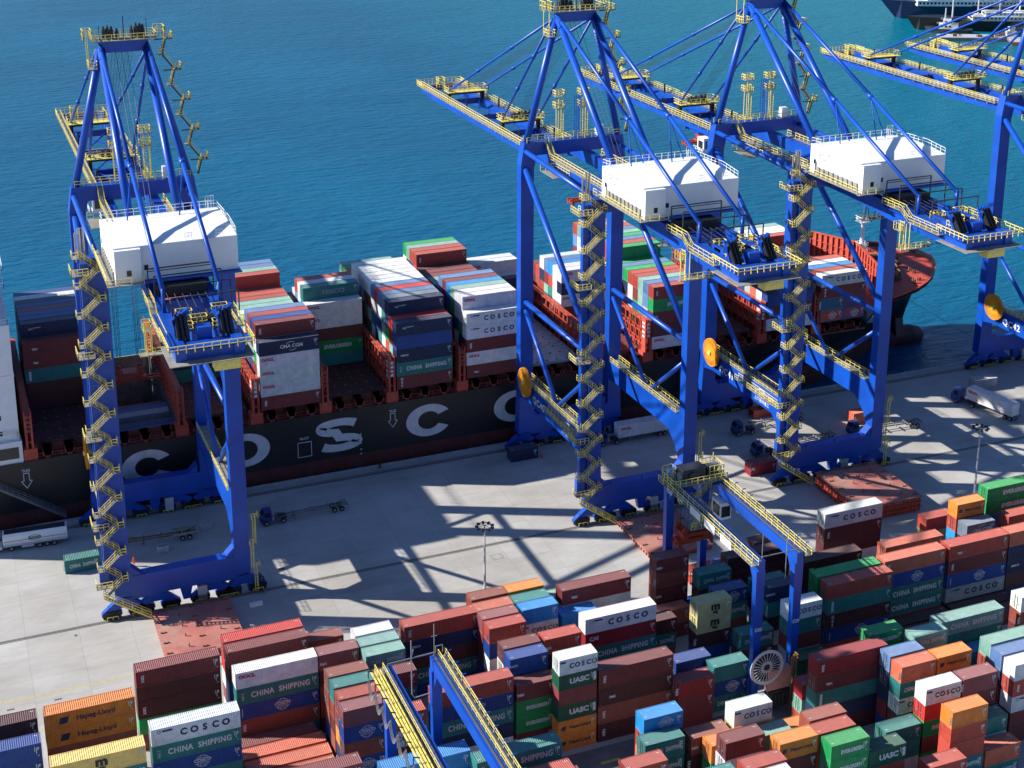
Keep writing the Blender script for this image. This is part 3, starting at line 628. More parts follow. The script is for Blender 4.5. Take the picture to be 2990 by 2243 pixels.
# ------------------------------------------------------------------ containers
CC = dict(MR=(.195,.034,.036), MD=(.095,.022,.024), RB=(.60,.035,.028), RD=(.42,.064,.042), RU=(.29,.075,.05), OR=(.72,.23,.035), SA=(.56,.135,.075),
  TL=(.025,.20,.185), TP=(.22,.40,.34), BL=(.010,.055,.25), LB=(.015,.24,.58), NV=(.012,.028,.085), WH=(.70,.71,.70), GY=(.36,.38,.37), GN=(.012,.33,.085),
  DG=(.010,.095,.05), CR=(.50,.43,.20), YE=(.80,.60,.16), MV=(.27,.085,.085), BB=(.10,.20,.40), SB=(.16,.20,.25), RC=(.30,.018,.028))
CNAME = dict(MR='maroon', MD='dark maroon', RB='bright red', RD='brick red', RU='rust brown', OR='orange', SA='salmon red', TL='teal', TP='pale mint', BL='blue',
  LB='azure', NV='navy', WH='white', GY='grey', GN='green', DG='dark green', CR='cream', YE='yellow', MV='mauve red', BB='steel blue', SB='slate blue', RC='crimson')
def corr(mb, a, b, depth, fn, period=.28):
    """trapezoid corrugation from a to b; fn(s, d) gives the two edge points of the sheet"""
    n = max(2, round((b-a)/period)); p = (b-a)/n; pr = []
    for i in range(n): pr += [(a+i*p,0),(a+(i+.28)*p,0),(a+(i+.5)*p,depth),(a+(i+.78)*p,depth)]
    pr.append((b,0)); vs = []
    for s, d in pr: vs += list(fn(s, d))
    return mb.add(vs, [(2*i,2*i+2,2*i+3,2*i+1) for i in range(len(pr)-1)])
_cm = {}
def container_mesh(L, h):
    k = (round(L,2), round(h,2))
    if k in _cm: return _cm[k]
    D = 2.44; m = MB(); e = .1
    for x in (0, L-.16):
        for y in (0, D-.16): m.box(x, x+.16, y, y+.16, 0, h)
    for y in (0, D-.08): m.box(.16, L-.16, y, y+.08, 0, .16); m.box(.16, L-.16, y, y+.08, h-.10, h)
    for x in (0, L-.1): m.box(x, x+.1, .16, D-.16, 0, .16); m.box(x, x+.1, .16, D-.16, h-.12, h)
    corr(m, .16, L-.16, .05, lambda s, d: ((s, .03+d, .16), (s, .03+d, h-.1)))
    corr(m, .16, L-.16, .05, lambda s, d: ((s, D-.03-d, .16), (s, D-.03-d, h-.1)))
    corr(m, .16, D-.16, .05, lambda s, d: ((.02+d, s, .16), (.02+d, s, h-.12)))
    corr(m, .16, D-.16, .05, lambda s, d: ((L-.02-d, s, .16), (L-.02-d, s, h-.12)))
    corr(m, .1, L-.1, .05, lambda s, d: ((s, .08, h-.02-d), (s, D-.08, h-.02-d)))
    m.add([(0,0,.05),(L,0,.05),(L,D,.05),(0,D,.05)], [(0,1,2,3)])
    _cm[k] = m.mesh('shipping_container', 'container'); return _cm[k]
def logo_build(kind, L):
    """mesh, material, x and z offset measured from the middle of the long side"""
    k = .62 if L < 7 else 1.0; m = MB(); y = -.012; mat = 'white_ink'
    if kind == 'COSCO':
        for i, c in enumerate('COSCO'): add_text(m, c, (-2.0+i*1.45)*k+.3*k, 0, 1.35*max(k,.8), .05*k, 1.0, y=y)
        ring(m, -5.0*k, .75, .25, .25, .06, 12, y=y); m.add([(-4.6*k,y,.65),(-3.2*k,y,.65),(-3.2*k,y,.9),(-4.6*k,y,.9)],[(0,1,2,3)]); mat = 'navy_ink'
    elif kind == 'CHINA': add_text(m, 'CHINA  SHIPPING', .4*k, 0, 1.25*max(k,.78), .045*max(k,.7), .80*(1 if k == 1 else .72), 1.12, y=y); add_text(m, '3184', -5.2*k, 0, .5, .01, 1, 1.3, R(-90), y)
    elif kind == 'GLOBE':
        ring(m, .6*k, 0, .95, .95, .07, 28, 20, 160, y); ring(m, .6*k, 0, .95, .95, .07, 28, 200, 340, y); ring(m, .6*k, 0, .5, .95, .06, 24, 40, 140, y); ring(m, .6*k, 0, .5, .95, .06, 24, 220, 320, y)
        ring(m, .6*k, 0, 1.25, .55, .06, 28, 30, 150, y); ring(m, .6*k, 0, 1.25, .55, .06, 28, 210, 330, y)
        add_text(m, 'COSCO', .6*k, .14, .62, .02, 1.1, y=y); add_text(m, 'SHIPPING', .6*k, -.25, .34, .0, 1.1, y=y); m.add([(-5.4*k,y,-.8),(-5.3*k,y,-.8),(-5.3*k,y,.6),(-5.4*k,y,.6)],[(0,1,2,3)])
    elif kind == 'OOCL': add_text(m, 'OOCL', -4.4*k, .55, .75*max(k,.8), .05, 1.15, y=y); mat = 'red_ink'
    elif kind == 'HAPAG':
        add_text(m, 'Hapag-Lloyd', .7*k, 0, 1.05*max(k,.72), .015, 1.0*(1 if k == 1 else .9), y=y); x = -3.6*k
        for s in (0, .5): m.add([(x-.7*k+s*k,y,-.5*k),(x-.1*k+s*k,y,-.5*k),(x+.2*k+s*k,y,.5*k),(x-.4*k+s*k,y,.5*k)],[(0,1,2,3)])
        mat = 'navy_ink'
    elif kind == 'EVER': add_text(m, 'EVERGREEN', .5*k, 0, 1.1*max(k,.75), .06*max(k,.7), 1.0*(1 if k == 1 else .78), 1.05, y=y)
    elif kind == 'MSC': add_text(m, 'm', .3*k, .35, 1.9, .09, 1.1, y=y); add_text(m, 'sc', .3*k, -.62, 1.0, .06, 1.1, y=y); mat = 'black_ink'
    elif kind == 'UASC': add_text(m, 'UASC', .4*k, 0, 1.35*max(k,.85), .06, 1.25*(1 if k == 1 else .85), y=y); m.add([(2.5,y,-.6),(2.9,y,-.6),(2.9,y,.75),(2.5,y,.75)],[(0,1,2,3)])
    elif kind == 'CAI': add_text(m, 'CAI', -4.6*k, .3, .95, .05, y=y)
    elif kind == 'CMA': add_text(m, 'CMA CGM', .5*k, 0, 1.0*max(k,.85), .03, 1.0, y=y); ring(m, .5*k, 0, 1.3, .95, .12, 20, 60, 140, y); ring(m, .5*k, 0, 1.3, .95, .12, 20, 250, 320, y)
    elif kind == 'TEX': add_text(m, 'tex', -5.0*k-.1, 0, .85, .03, 1, 1.1, R(-90), y); mat = 'white_ink'
    elif kind == 'GES':
        for i, c in enumerate('GES'): add_text(m, c, -5.0, .75-i*.75, .7, .04, y=y)
    elif kind == 'SEACO': add_text(m, 'seaco', -4.3*k, .2, .75, .02, y=y)
    elif kind == 'FESCO': add_text(m, 'FESCO', .6, 0, 1.3, .05, 1.3, y=y); mat = 'grey_ink'
    elif kind == 'EAGLE': add_text(m, 'apl', -4.2, .35, .8, .0, 1, y=y); m.add([(-3.6,y,.35),(-2.2,y,.45),(-2.2,y,.55),(-3.6,y,.5)],[(0,1,2,3)])
    elif kind == 'BAND': m.add([(-5.4*k,y,-.95),(-4.95*k,y,-.95),(-4.95*k,y,.95),(-5.4*k,y,.95)],[(0,1,2,3)])
    elif kind == 'TEX2': add_text(m, 'tex', -3.9*k, -.15, .8, .03, y=y)
    return m, mat
LOGO_WORDS = dict(COSCO='spaced letters', CHINA='block lettering', GLOBE='globe emblem', OOCL='red lettering', HAPAG='navy lettering', EVER='bold lettering',
  MSC='black letters', UASC='wide lettering', CAI='short lettering', CMA='arched lettering', TEX='upright letters', GES='three letters', SEACO='faint white lettering',
  FESCO='dark slanted lettering', EAGLE='white bird mark', BAND='white end panel', TEX2='small lettering')
_lg = {}
def logo_mesh(kind, L):
    k = (kind, L < 7)
    if k not in _lg:
        m, mat = logo_build(kind, L); _lg[k] = m.mesh('lettering', mat)
    return _lg[k]
def marks_mesh(L):
    if ('marks', L) not in _lg:
        m = MB(); y = -.012
        for x, z, w, h in ((L-.75,1.9,.45,.12),(L-.55,1.62,.12,.5),(L-.75,1.1,.10,.9),(L-.95,1.5,.08,.7),(L-.6,.75,.25,.1)): m.add([(x,y,z),(x+w,y,z),(x+w,y,z+h),(x,y,z+h)],[(0,1,2,3)])
        m.add([(.3,.55,2.625),(.8,.55,2.625),(.8,.7,2.625),(.3,.7,2.625)],[(0,1,2,3)]); m.add([(L-.8,1.8,2.625),(L-.3,1.8,2.625),(L-.3,1.95,2.625),(L-.8,1.95,2.625)],[(0,1,2,3)])
        _lg[('marks', L)] = m.mesh('stencil_mark', 'white_ink')
    return _lg[('marks', L)]
def door_mesh(h):
    if ('door', h) not in _lg:
        m = MB()
        for y in (.55, .95, 1.5, 1.9): m.tube((-.03,y,.12),(-.03,y,h-.12),.035,5)
        for y in (.75, 1.7): m.box(-.05,-.01,y-.12,y+.12,1.0,1.12)
        _lg[('door', h)] = m.mesh('door_bar', 'steel')
    return _lg[('door', h)]
STUFF = MB(); STUFF_C = []
def stuff_box(x, y, z, L, h, c):
    a = len(STUFF.f); STUFF.box(x+.02, x+L-.02, y+.03, y+2.41, z+.02, z+h-.02); STUFF_C.extend([c]*6)
def jitter(c, s=.10):
    k = 1+rnd.uniform(-s, s); return tuple(max(0, min(1, v*k*(1+rnd.uniform(-.05,.05)))) for v in c)
def container(code, kind, x, y, z, L, h, label, group, marks=True, door=False):
    o = link('shipping_container', container_mesh(L, h), None, (x+rnd.uniform(-.03,.03), y+rnd.uniform(-.03,.03), z))
    o.color = (*jitter(CC[code]), 1); tag(o, label, 'container', group)
    if kind: link('lettering', logo_mesh(kind, L), o, (L/2, 0, h/2))
    if marks: link('stencil_mark', marks_mesh(L), o, (0, 0, h-2.65))
    if door: link('door_bar', door_mesh(round(h,2)), o)
    return o
ORD = ['first','second','third','fourth','fifth','sixth','seventh','eighth','ninth','tenth','eleventh','twelfth','thirteenth','fourteenth','fifteenth','sixteenth','seventeenth','eighteenth']
NUM = ['one','two','three','four','five','six','seven','eight','nine','ten','eleven','twelve','thirteen','fourteen','fifteen','sixteen','seventeen','eighteen','nineteen','twenty','twenty-one','twenty-two']
TIER = ['top', 'second from top', 'third from top', 'fourth from top', 'fifth from top', 'bottom']
AY = lambda k: -59.5+2.85*k
CY = lambda k: -67.9-2.85*k
# row, tiers, left x, length, containers from the top down (colour, lettering), tier height
YARD = [
 ('A6',5,-113.6,40,[('MD',),('MD',)]), ('A4',5,-113.6,40,[('BL',),('BL','SEACO')]),
 ('A6',5,-100.5,40,[('OR','HAPAG'),('OR','HAPAG')]), ('A2',5,-100.7,40,[('YE','MSC'),('TL',)]),
 ('A8',5,-87.4,40,[('MR','TEX'),('MD',),('MD','TEX'),('GN',)]), ('A3',5,-87.4,40,[('WH','COSCO'),('TL','CHINA'),('BL','GLOBE')]),
 ('A9',5,-74.1,40,[('RB',),('RB',)]), ('A8',5,-74.1,40,[('MR',),('MD',),('BL',)]), ('A6',5,-74.1,40,[('WH','OOCL'),('TL','CHINA'),('BL','GLOBE'),('RU','TEX')]),
 ('A5',1,-75.2,40,[('MR',)],2.9), ('A4',1,-74.7,40,[('SA',)],3.0), ('A3',1,-74.6,40,[('SA',)],2.95), ('A2',1,-74.6,40,[('SA',)],2.95),
 ('C0',5,-74.8,40,[('MR',),('MR',)]),
 ('A9',4,-61.7,20,[('RU',),('MD',)],2.56), ('A6',5,-61.7,20,[('MV','TEX2'),('MD',)]), ('A4',5,-61.9,20,[('RU',),('RU',)]), ('A3',5,-61.9,20,[('TL',),('RU',)]),
 ('A2',5,-61.9,20,[('RD',),('RD',),('OR',)]), ('A1',5,-62.1,20,[('MV','TEX'),('BL','GLOBE'),('RU','TEX'),('BL','GLOBE')]),
 ('A7',5,-55.4,20,[('WH',)]), ('A6',5,-55.4,20,[('TP',)]), ('A5',5,-55.4,20,[('TP','CHINA'),('TL',)]), ('A3',5,-55.5,20,[('MR',),('TL',),('TL','CHINA')]),
 ('A7',5,-47.7,40,[('RD','TEX'),('NV','SEACO'),('MD',),('TL','CHINA')],2.58), ('A1',5,-48.9,40,[('RD','TEX'),('BL','GLOBE'),('TL','CHINA'),('NV',)],2.52),
 ('A1',4,-56.1,20,[('RD',),('WH','COSCO'),('MD','TEX')]), ('A1',4,-36.2,20,[('MR','TEX2'),('GN','EVER'),('GN','EVER'),('MR','TEX')]),
 ('A2',5,-36.1,20,[('BL','SEACO'),('BL',)]), ('A3',5,-36.0,20,[('MR',),('WH',)]), ('A5',5,-36.0,20,[('RD','TEX'),('BL',)]), ('A6',5,-36.0,20,[('MV',)]), ('A7',5,-35.7,20,[('SA',)],2.6), ('A8',5,-35.7,20,[('RU',),('RU',)]),
 ('A3',5,-29.4,20,[('RD','TEX2'),('MD',)]), ('A6',5,-29.4,20,[('LB',),('WH','COSCO')]), ('A7',5,-29.5,20,[('TL',)],2.6), ('A8',5,-29.4,20,[('OR',)]), ('A8',4,-23.0,20,[('TP',)]), ('A6',4,-22.6,20,[('LB',)]),
 ('A0',6,-30.8,20,[('WH','COSCO'),('DG','UASC'),('MR',),('DG','UASC'),('OR','HAPAG'),('OR','HAPAG')],2.56),
 ('A7',5,-21.4,40,[('MR','TEX2'),('WH','OOCL')]), ('A4',5,-21.3,40,[('WH','COSCO'),('RC','CAI'),('TL','CHINA')],2.62), ('A0',4,-24.4,40,[('MR','TEX'),('MD','TEX2'),('RU','TEX'),('MD','TEX')],3.0),
 ('A0',3,-12.2,20,[('RC','TEX'),('MR','TEX'),('MR',)]), ('A1',3,-10.1,20,[('BL',),('BL',)],2.69), ('A0',3,-5.2,20,[('TL','BAND'),('BL','GLOBE'),('TL','CHINA')],2.59),
 ('A5',3,-9.9,20,[('MD',),('TL','CHINA')]), ('A7',2,-4.2,20,[('SA',),('RU',)]),
 ('A3',5,-3.4,20,[('CR','MSC'),('CR','MSC'),('MD','TEX'),('BL',)]), ('A8',5,-3.2,20,[('MR','TEX2'),('RU','TEX'),('MR','TEX2')]),
 ('A7',4,3.4,20,[('TL','CHINA'),('MD',)]), ('A5',4,3.1,20,[('BL','GLOBE'),('TL','CHINA')]), ('A2',3,2.8,20,[('TL','CHINA'),('MD',)]), ('A0',2,9.6,20,[('DG',)]),
 ('A3',5,9.4,20,[('NV','SEACO'),('TL','BAND'),('MD',)]), ('A5',4,10.6,20,[('TL',),('MD',)]), ('A8',4,10.4,40,[('MD',),('MR',)]), ('A9',3,10.2,20,[('BL',),('BL',)]), ('A9',4,17.2,20,[('MD',)]),
 ('A1',5,9.5,20,[('WH','COSCO'),('TL',),('MR',),('GY','CHINA'),('TL','CHINA')]),
 ('A6',4,21.0,40,[('MD','TEX2'),('MD',)]), ('A3',5,18.5,40,[('GN',),('GN',)]), ('A2',5,18.7,40,[('RD',),('TL','BAND'),('MD','GES'),('BL','GLOBE')]),
 ('A3',5,31.4,40,[('SA','TEX'),('BL','GLOBE'),('TL','CHINA'),('TL','CHINA')]), ('A2',1,31.4,40,[('MD',)]), ('A1',1,31.2,40,[('MR',)]), ('A2',1,44.4,40,[('MD',)]), ('A1',1,44.2,40,[('MR',)]),
 ('A3',5,44.4,40,[('RD','TEX2'),('MR','TEX'),('BL','GLOBE'),('GY','COSCO')]), ('A3',5,56.9,40,[('SA',),('NV',),('NV','SEACO'),('MD',)]), ('A6',4,64.1,40,[('RD',),('MR',)]),
 ('A7',5,55.0,20,[('OR','HAPAG'),('RD',),('LB',)]), ('A6',4,55.1,20,[('SB','CMA'),('MD',)]), ('A9',3,53.2,20,[('RD',),('CR',)]), ('A8',5,63.9,40,[('GN','EVER'),('GN','EVER')]),
 ('A7',3,40.3,40,[('SA',),('MR',)]), ('A10',4,33.4,40,[('WH','COSCO'),('MD','TEX'),('MD',),('WH',)],2.86),
 ('C1',5,-60.8,40,[('LB',),('BL',)]), ('C2',5,-48.8,40,[('TL','CHINA'),('TL',)]),
 ('C2',5,-24.4,20,[('LB','GLOBE'),('RD',),('SA',)]), ('C3',4,-25.6,20,[('TL','CHINA'),('TL','CHINA')],2.87), ('C5',5,-31.3,20,[('RD',),('RD',)]), ('C3',4,-47.5,40,[('MR',)]), ('C4',5,-49.4,40,[('RD',)]),
 ('C3',4,-18.5,20,[('RU','TEX2'),('MD','TEX'),('MD',)]), ('C7',5,-24.0,20,[('TL',),('TL','CHINA')]), ('C4',4,-17.0,20,[('OR',),('GN',)],2.75), ('C5',5,-16.6,20,[('MR','TEX'),('WH',)]),
 ('C3',5,-11.9,20,[('WH','COSCO'),('CR',),('CR',)]), ('C6',5,-10.0,20,[('OR','HAPAG'),('MD',)]), ('C7',5,-16.7,20,[('RD',),('RD',)]), ('C8',5,-17.2,20,[('WH',)]),
 ('C5',5,-3.5,20,[('RU',),('RU',)]), ('C6',5,-4.0,20,[('RD',),('RD',)]), ('C7',5,-3.8,20,[('GN','EVER'),('GN','EVER')]), ('C3',3,-3.9,20,[('OR',)]), ('C4',4,-10.4,20,[('TP',)],2.6),
 ('C0',3,5.0,20,[('RC',),('TP',),('RD',)],2.5), ('C1',5,5.4,40,[('RC','TEX'),('MR','TEX2'),('TL','BAND'),('NV',),('MD',)]), ('C0',5,16.4,20,[('GN','EVER'),('TL',)]), ('C2',5,15.9,20,[('BB',),('NV',)]),
 ('C1',5,22.4,20,[('TP','CHINA'),('TP',)]), ('C0',5,29.3,40,[('TP','CHINA'),('TL',)],2.46), ('C1',3,29.6,40,[('LB',)]), ('C3',5,22.2,20,[('OR','HAPAG'),('MD',)]), ('C3',5,15.8,20,[('SA','TEX'),('TL','CHINA'),('WH','COSCO'),('MD','TEX')]),
 ('C5',5,15.8,20,[('WH','COSCO'),('RB',),('GN','EVER'),('MR',),('GN',)]), ('C5',5,22.2,20,[('MV','TEX'),('MR',)]), ('C3',5,31.7,40,[('TP',),('RD',)]), ('C4',5,31.3,40,[('BB',),('NV',)]), ('C5',5,31.4,40,[('WH',),('RD','TEX'),('WH','COSCO'),('MR',)]),
 ('C0',5,44.8,20,[('WH',),('RU','TEX')]), ('C7',5,15.8,20,[('OR','TEX'),('RD',),('RD',),('TL','CHINA')]), ('C6',3,22.2,20,[('TL',)]), ('C7',2,22.3,20,[('SA',),('TL','CHINA')]), ('C7',4,2.3,20,[('DG','UASC')]), ('C8',3,10.4,20,[('RD',)]), ('C5',3,9.4,20,[('TL',)]), ('C9',3,3.0,20,[('BL',)]),
]
ROWN = {}
for k in range(11): ROWN['A%d' % k] = 11-k
for k in range(10): ROWN['C%d' % k] = 12+k
XOV = {('A0', -12.2): -61.3}
byrow = {}
for s in YARD: byrow.setdefault(s[0], []).append(s)
used_labels = {}
def uniq(lab):
    used_labels[lab] = used_labels.get(lab, 0)+1
    return lab
for rn, lst in byrow.items():
    lst.sort(key=lambda s: s[2]); k = int(rn[1:]); y = AY(k) if rn[0] == 'A' else CY(k)
    vis = [s for s in lst if s[2] > -116]
    for s in lst:
        _, n, x, L, tiers = s[:5]; h = s[5] if len(s) > 5 else 2.65; LL = 12.19 if L == 40 else 6.06
        yy = XOV.get((rn, x), y); i = vis.index(s)
        pos = '%s stack' % ORD[i] if len(vis) > 1 else 'its only stack'
        for j in range(n):
            z = (n-1-j)*h
            if j < len(tiers) and (j < 2 or (len(tiers[j]) > 1)):
                code = tiers[j][0]; kind = tiers[j][1] if len(tiers[j]) > 1 else None
                td = TIER[j] if (j < n-1 or n == 1) else 'bottom'
                lab = '%s %d-foot container%s, %s of %s%s, yard row %s' % (CNAME[code], L, ', '+LOGO_WORDS[kind] if kind else '', td, pos, '' if kind or len(vis) == 1 else ' from left', NUM[ROWN[rn]-1])
                container(code, kind, x, yy, z, LL, h-.03, uniq(lab), 'containers stacked in the yard', door=(rnd.random() < .45))
            else:
                stuff_box(x, yy, z, LL, h, jitter(CC[tiers[j][0] if j < len(tiers) else rnd.choice(['MR','MD','RU','TL','BL','RD','WH','NV'])]))
# ------------------------------------------------------------------ container ship
SHIP = thing('container_ship', 'long black container ship with white hull letters and red bow, moored at the quay', 'ship', (0, 0, 0))
CYS = 62.0
# x, deck half beam, waterline half beam, deck z
ST = [(-150,21.7,21.7,12.7),(-60,21.7,21.7,12.7),(40,21.7,21.7,12.7),(62,21.7,20.6,12.7),(76,21.7,17.5,12.8),(86,21.7,13.5,13.0),(92,21.6,10.6,13.4),(95,21.5,9.2,16.2),(98,21.3,7.8,18.6),(103,20.9,5.4,19.2),(108,19.6,3.2,19.6),(112,17.6,1.7,19.9),(116,14.6,.7,20.1),(119.5,11.0,.3,20.3),(122.5,6.8,.2,20.4),(124.3,3.0,.15,20.5)]
LV = [-4.0, -1.0, 2.6, 5.5, 9.0, 12.0, 1e9]
def hull_pts(st, side):
    x, dh, wh, dz = st; out = []
    for z in LV:
        zz = min(z, dz) if z > 1e8 else min(z, dz-.6); t = max(0, (zz-2.6)/(dz-2.6))
        hb = wh+(dh-wh)*(t**1.7); rake = max(0, x-104)/20.3
        xx = x-(dz-zz)*.30*rake
        out.append((xx, CYS+side*hb, zz))
    return out
def hull_part(name, mat, lo, hi):
    m = MB()
    for side in (-1, 1):
        rows = [hull_pts(s, side)[lo:hi+1] for s in ST]; n = hi-lo+1
        m.add([p for r in rows for p in r], [(i*n+j, (i+1)*n+j, (i+1)*n+j+1, i*n+j+1) for i in range(len(rows)-1) for j in range(n-1)])
    a, b = hull_pts(ST[-1], -1)[lo:hi+1], hull_pts(ST[-1], 1)[lo:hi+1]; n = len(a)
    m.add(a+b, [(j, n+j, n+j+1, j+1) for j in range(n-1)])
    a, b = hull_pts(ST[0], -1)[lo:hi+1], hull_pts(ST[0], 1)[lo:hi+1]
    m.add(a+b, [(j, j+1, n+j+1, n+j) for j in range(n-1)])
    return part(name, m, mat, SHIP)
hull_part('hull', 'hull_black', 2, 6); hull_part('boot_topping', 'hull_red', 0, 2)
bb = MB(); prev = None
for k, (x, r) in enumerate(((106,2.2),(112,3.3),(118,3.5),(122,3.2),(124.6,2.4),(126,1.0))):
    ringp = [(x, CYS+r*.8*math.cos(2*math.pi*i/16), -1.9+r*math.sin(2*math.pi*i/16)) for i in range(16)]
    if prev: bb.add(prev+ringp, [(i, (i+1) % 16, 16+(i+1) % 16, 16+i) for i in range(16)])
    prev = ringp
bb.add(prev, [tuple(range(16))]); part('bulbous_bow', bb, 'hull_red', SHIP, True)
# hull lettering, marks
hl = 'letter_white'; yh = 40.27
def hull_letter(ch, x, z, w, h, mb):
    if ch == 'O':
        n = 40
        vs = []
        for i in range(n):
            t = 2*math.pi*i/n; vs += [(x+w/2*math.cos(t), yh, z+h/2*math.sin(t)), (x+(w/2-2.5)*math.cos(t), yh, z+(h/2-1.5)*math.sin(t))]
        mb.add(vs, [(2*i, 2*i+1, (2*i+3) % (2*n), (2*i+2) % (2*n)) for i in range(n)])
    elif ch == 'C':
        n = 36; vs = []
        for i in range(n+1):
            t = R(30+300*i/n); vs += [(x+w/2*math.cos(t), yh, z+h/2*math.sin(t)), (x+(w/2-2.6)*math.cos(t), yh, z+(h/2-1.6)*math.sin(t))]
        mb.add(vs, [(2*i, 2*i+1, 2*i+3, 2*i+2) for i in range(n)])
    else:
        pts = []; n = 44
        for i in range(n+1):
            t = i/n
            if t < .5: a = R(25+245*(t/.5)); px, pz, = x+(w/2-1.2)*math.cos(a), z+h*.24+(h*.26-.75)*math.sin(a)
            else: a = R(90-245*((t-.5)/.5)); px, pz = x+(w/2-1.2)*math.cos(a), z-h*.24+(h*.26-.75)*math.sin(a)
            pts.append((px, pz))
        vs = []
        for i, (px, pz) in enumerate(pts):
            q = pts[min(i+1, n)]; p = pts[max(i-1, 0)]; dx, dz = q[0]-p[0], q[1]-p[1]; l = math.hypot(dx, dz) or 1
            nx, nz = -dz/l, dx/l; hw = .78+.34*abs(nx)
            vs += [(px+nx*hw, yh, pz+nz*hw), (px-nx*hw, yh, pz-nz*hw)]
        mb.add(vs, [(2*i, 2*i+1, 2*i+3, 2*i+2) for i in range(n)])
for ch, x in zip('COSCO', (-74.3, -55.0, -35.6, -16.2, 3.4)):
    m = MB(); hull_letter(ch, x, 7.55, 10.0, 7.2, m); part('hull_letter', m, hl, SHIP)
mk_ = MB()
for x in (-96.8, -24.1):
    a = [(-.5,1.2),(.5,1.2),(.5,-.4),(1.0,-.4),(0,-1.9),(-1.0,-.4),(-.5,-.4),(-.5,1.2)]
    for p, q in zip(a, a[1:]): mk_.beam((x+p[0],yh,9.2+p[1]),(x+q[0],yh,9.2+q[1]),.14)
    add_text(mk_, 'TUG', x, 10.9, .75, .02, y=yh)
add_text(mk_, 'PILOT', -42.9, 8.0, .7, .02, y=yh)
for p, q in (((-44.3,7.2),(-41.5,7.2)),((-41.5,7.2),(-41.5,4.0)),((-41.5,4.0),(-44.3,4.0)),((-44.3,4.0),(-44.3,7.2))): mk_.beam((p[0],yh,p[1]),(q[0],yh,q[1]),.12)
for z in (5.2, 6.2, 7.2, 3.8, 2.8): mk_.box(-31.2,-30.9,yh-.02,yh,z-.4,z-.1)
part('hull_marking', mk_, hl, SHIP)
# decks
dk = MB()
dk.box(-150,92,40.5,43.2,12.3,12.62).box(-150,92,80.8,83.5,12.3,12.62)
part('side_deck', dk, 'deck_red', SHIP)
fd = [hull_pts(s,-1)[-1] for s in ST[7:]]; fdp = [hull_pts(s,1)[-1] for s in ST[7:]]; n = len(fd)
m = MB().add([(p[0],p[1],p[2]-.9) for p in fd+fdp], [(i, i+1, n+i+1, n+i) for i in range(n-1)])
part('forecastle_deck', m, 'rail_red', SHIP)
m = MB()
for L_ in (fd, fdp):
    m.path([(p[0],p[1],p[2]+.05) for p in L_], .28)
m.beam(fd[-1], fdp[-1], .28); part('bulwark_rail', m, 'rail_red', SHIP)
# breakwater
m = MB()
for sgn in (-1, 1):
    p = Vector((98.2, CYS+sgn*21, 18.2)); q = Vector((103.5, CYS, 18.2))
    vs = [p, q, q+Vector((0,0,7.6)), p+Vector((0,0,6.2))]; m.add(vs, [(0,1,2,3)])
    for k in range(13):
        c = p+(q-p)*(k/12); h = 6.2+1.4*k/12; m.beam(c+Vector((-.25,0,0)), c+Vector((-.25,0,h)), .28, .5)
    for z in (1.6, 3.2, 4.8): m.beam(p+Vector((-.15,0,z)), q+Vector((-.15,0,z)), .2, .2)
    m.beam(p+Vector((0,0,6.2)), q+Vector((0,0,7.6)), .5, .3)
part('breakwater', m, 'rail_red', SHIP)
m = MB()
for (x, y) in ((108,52),(110,56),(112,58.5),(109,68),(111,65),(114,61),(106,60)):
    m.tube((x-1.2,y,20.1),(x+1.2,y,20.1),.75,12).tube((x-1.3,y,20.1),(x-1.15,y,20.1),1.1,12).tube((x+1.15,y,20.1),(x+1.3,y,20.1),1.1,12).box(x-1.6,x+1.8,y-.9,y+.9,18.9,19.4)
for i in range(26):
    x = 105+rnd.random()*14; hb = 17-max(0,(x-110))*1.4; y = CYS+rnd.uniform(-hb,hb); m.tube((x,y,19.0),(x,y,19.8+rnd.random()*.5),.22,8); m.tube((x+.7,y,19.0),(x+.7,y,19.8),.22,8)
part('mooring_winch', m, 'rusty', SHIP)
m = MB().tube((104.6,61,19),(104.6,61,26),.9,12,r2=.6).tube((104.6,61,26),(104.6,61,33),.55,10,r2=.35).tube((104.6,61,33),(104.6,61,38.5),.14,6).box(103.2,106,59.6,62.4,31.2,31.4).box(103.4,105.8,59.8,62.2,24.5,24.7).box(103.6,105.6,60,62,19,21.5)
m.rail([(103.2,59.6,31.4),(106,59.6,31.4),(106,62.4,31.4),(103.2,62.4,31.4),(103.2,59.6,31.4)],1.2,.8,.12); m.rail([(103.4,59.8,24.7),(105.8,59.8,24.7),(105.8,62.2,24.7),(103.4,62.2,24.7),(103.4,59.8,24.7)],1.2,.8,.12)
m.box(114.8,115.1,61.8,62.1,19,25); part('foremast', m, 'white', SHIP)
m = MB().prism([(44,7.0),(47.5,8.0),(47.5,11.5),(45,11.5)], 'x', 104.0, 106.2); part('anchor_recess', m, 'hull_black', SHIP)
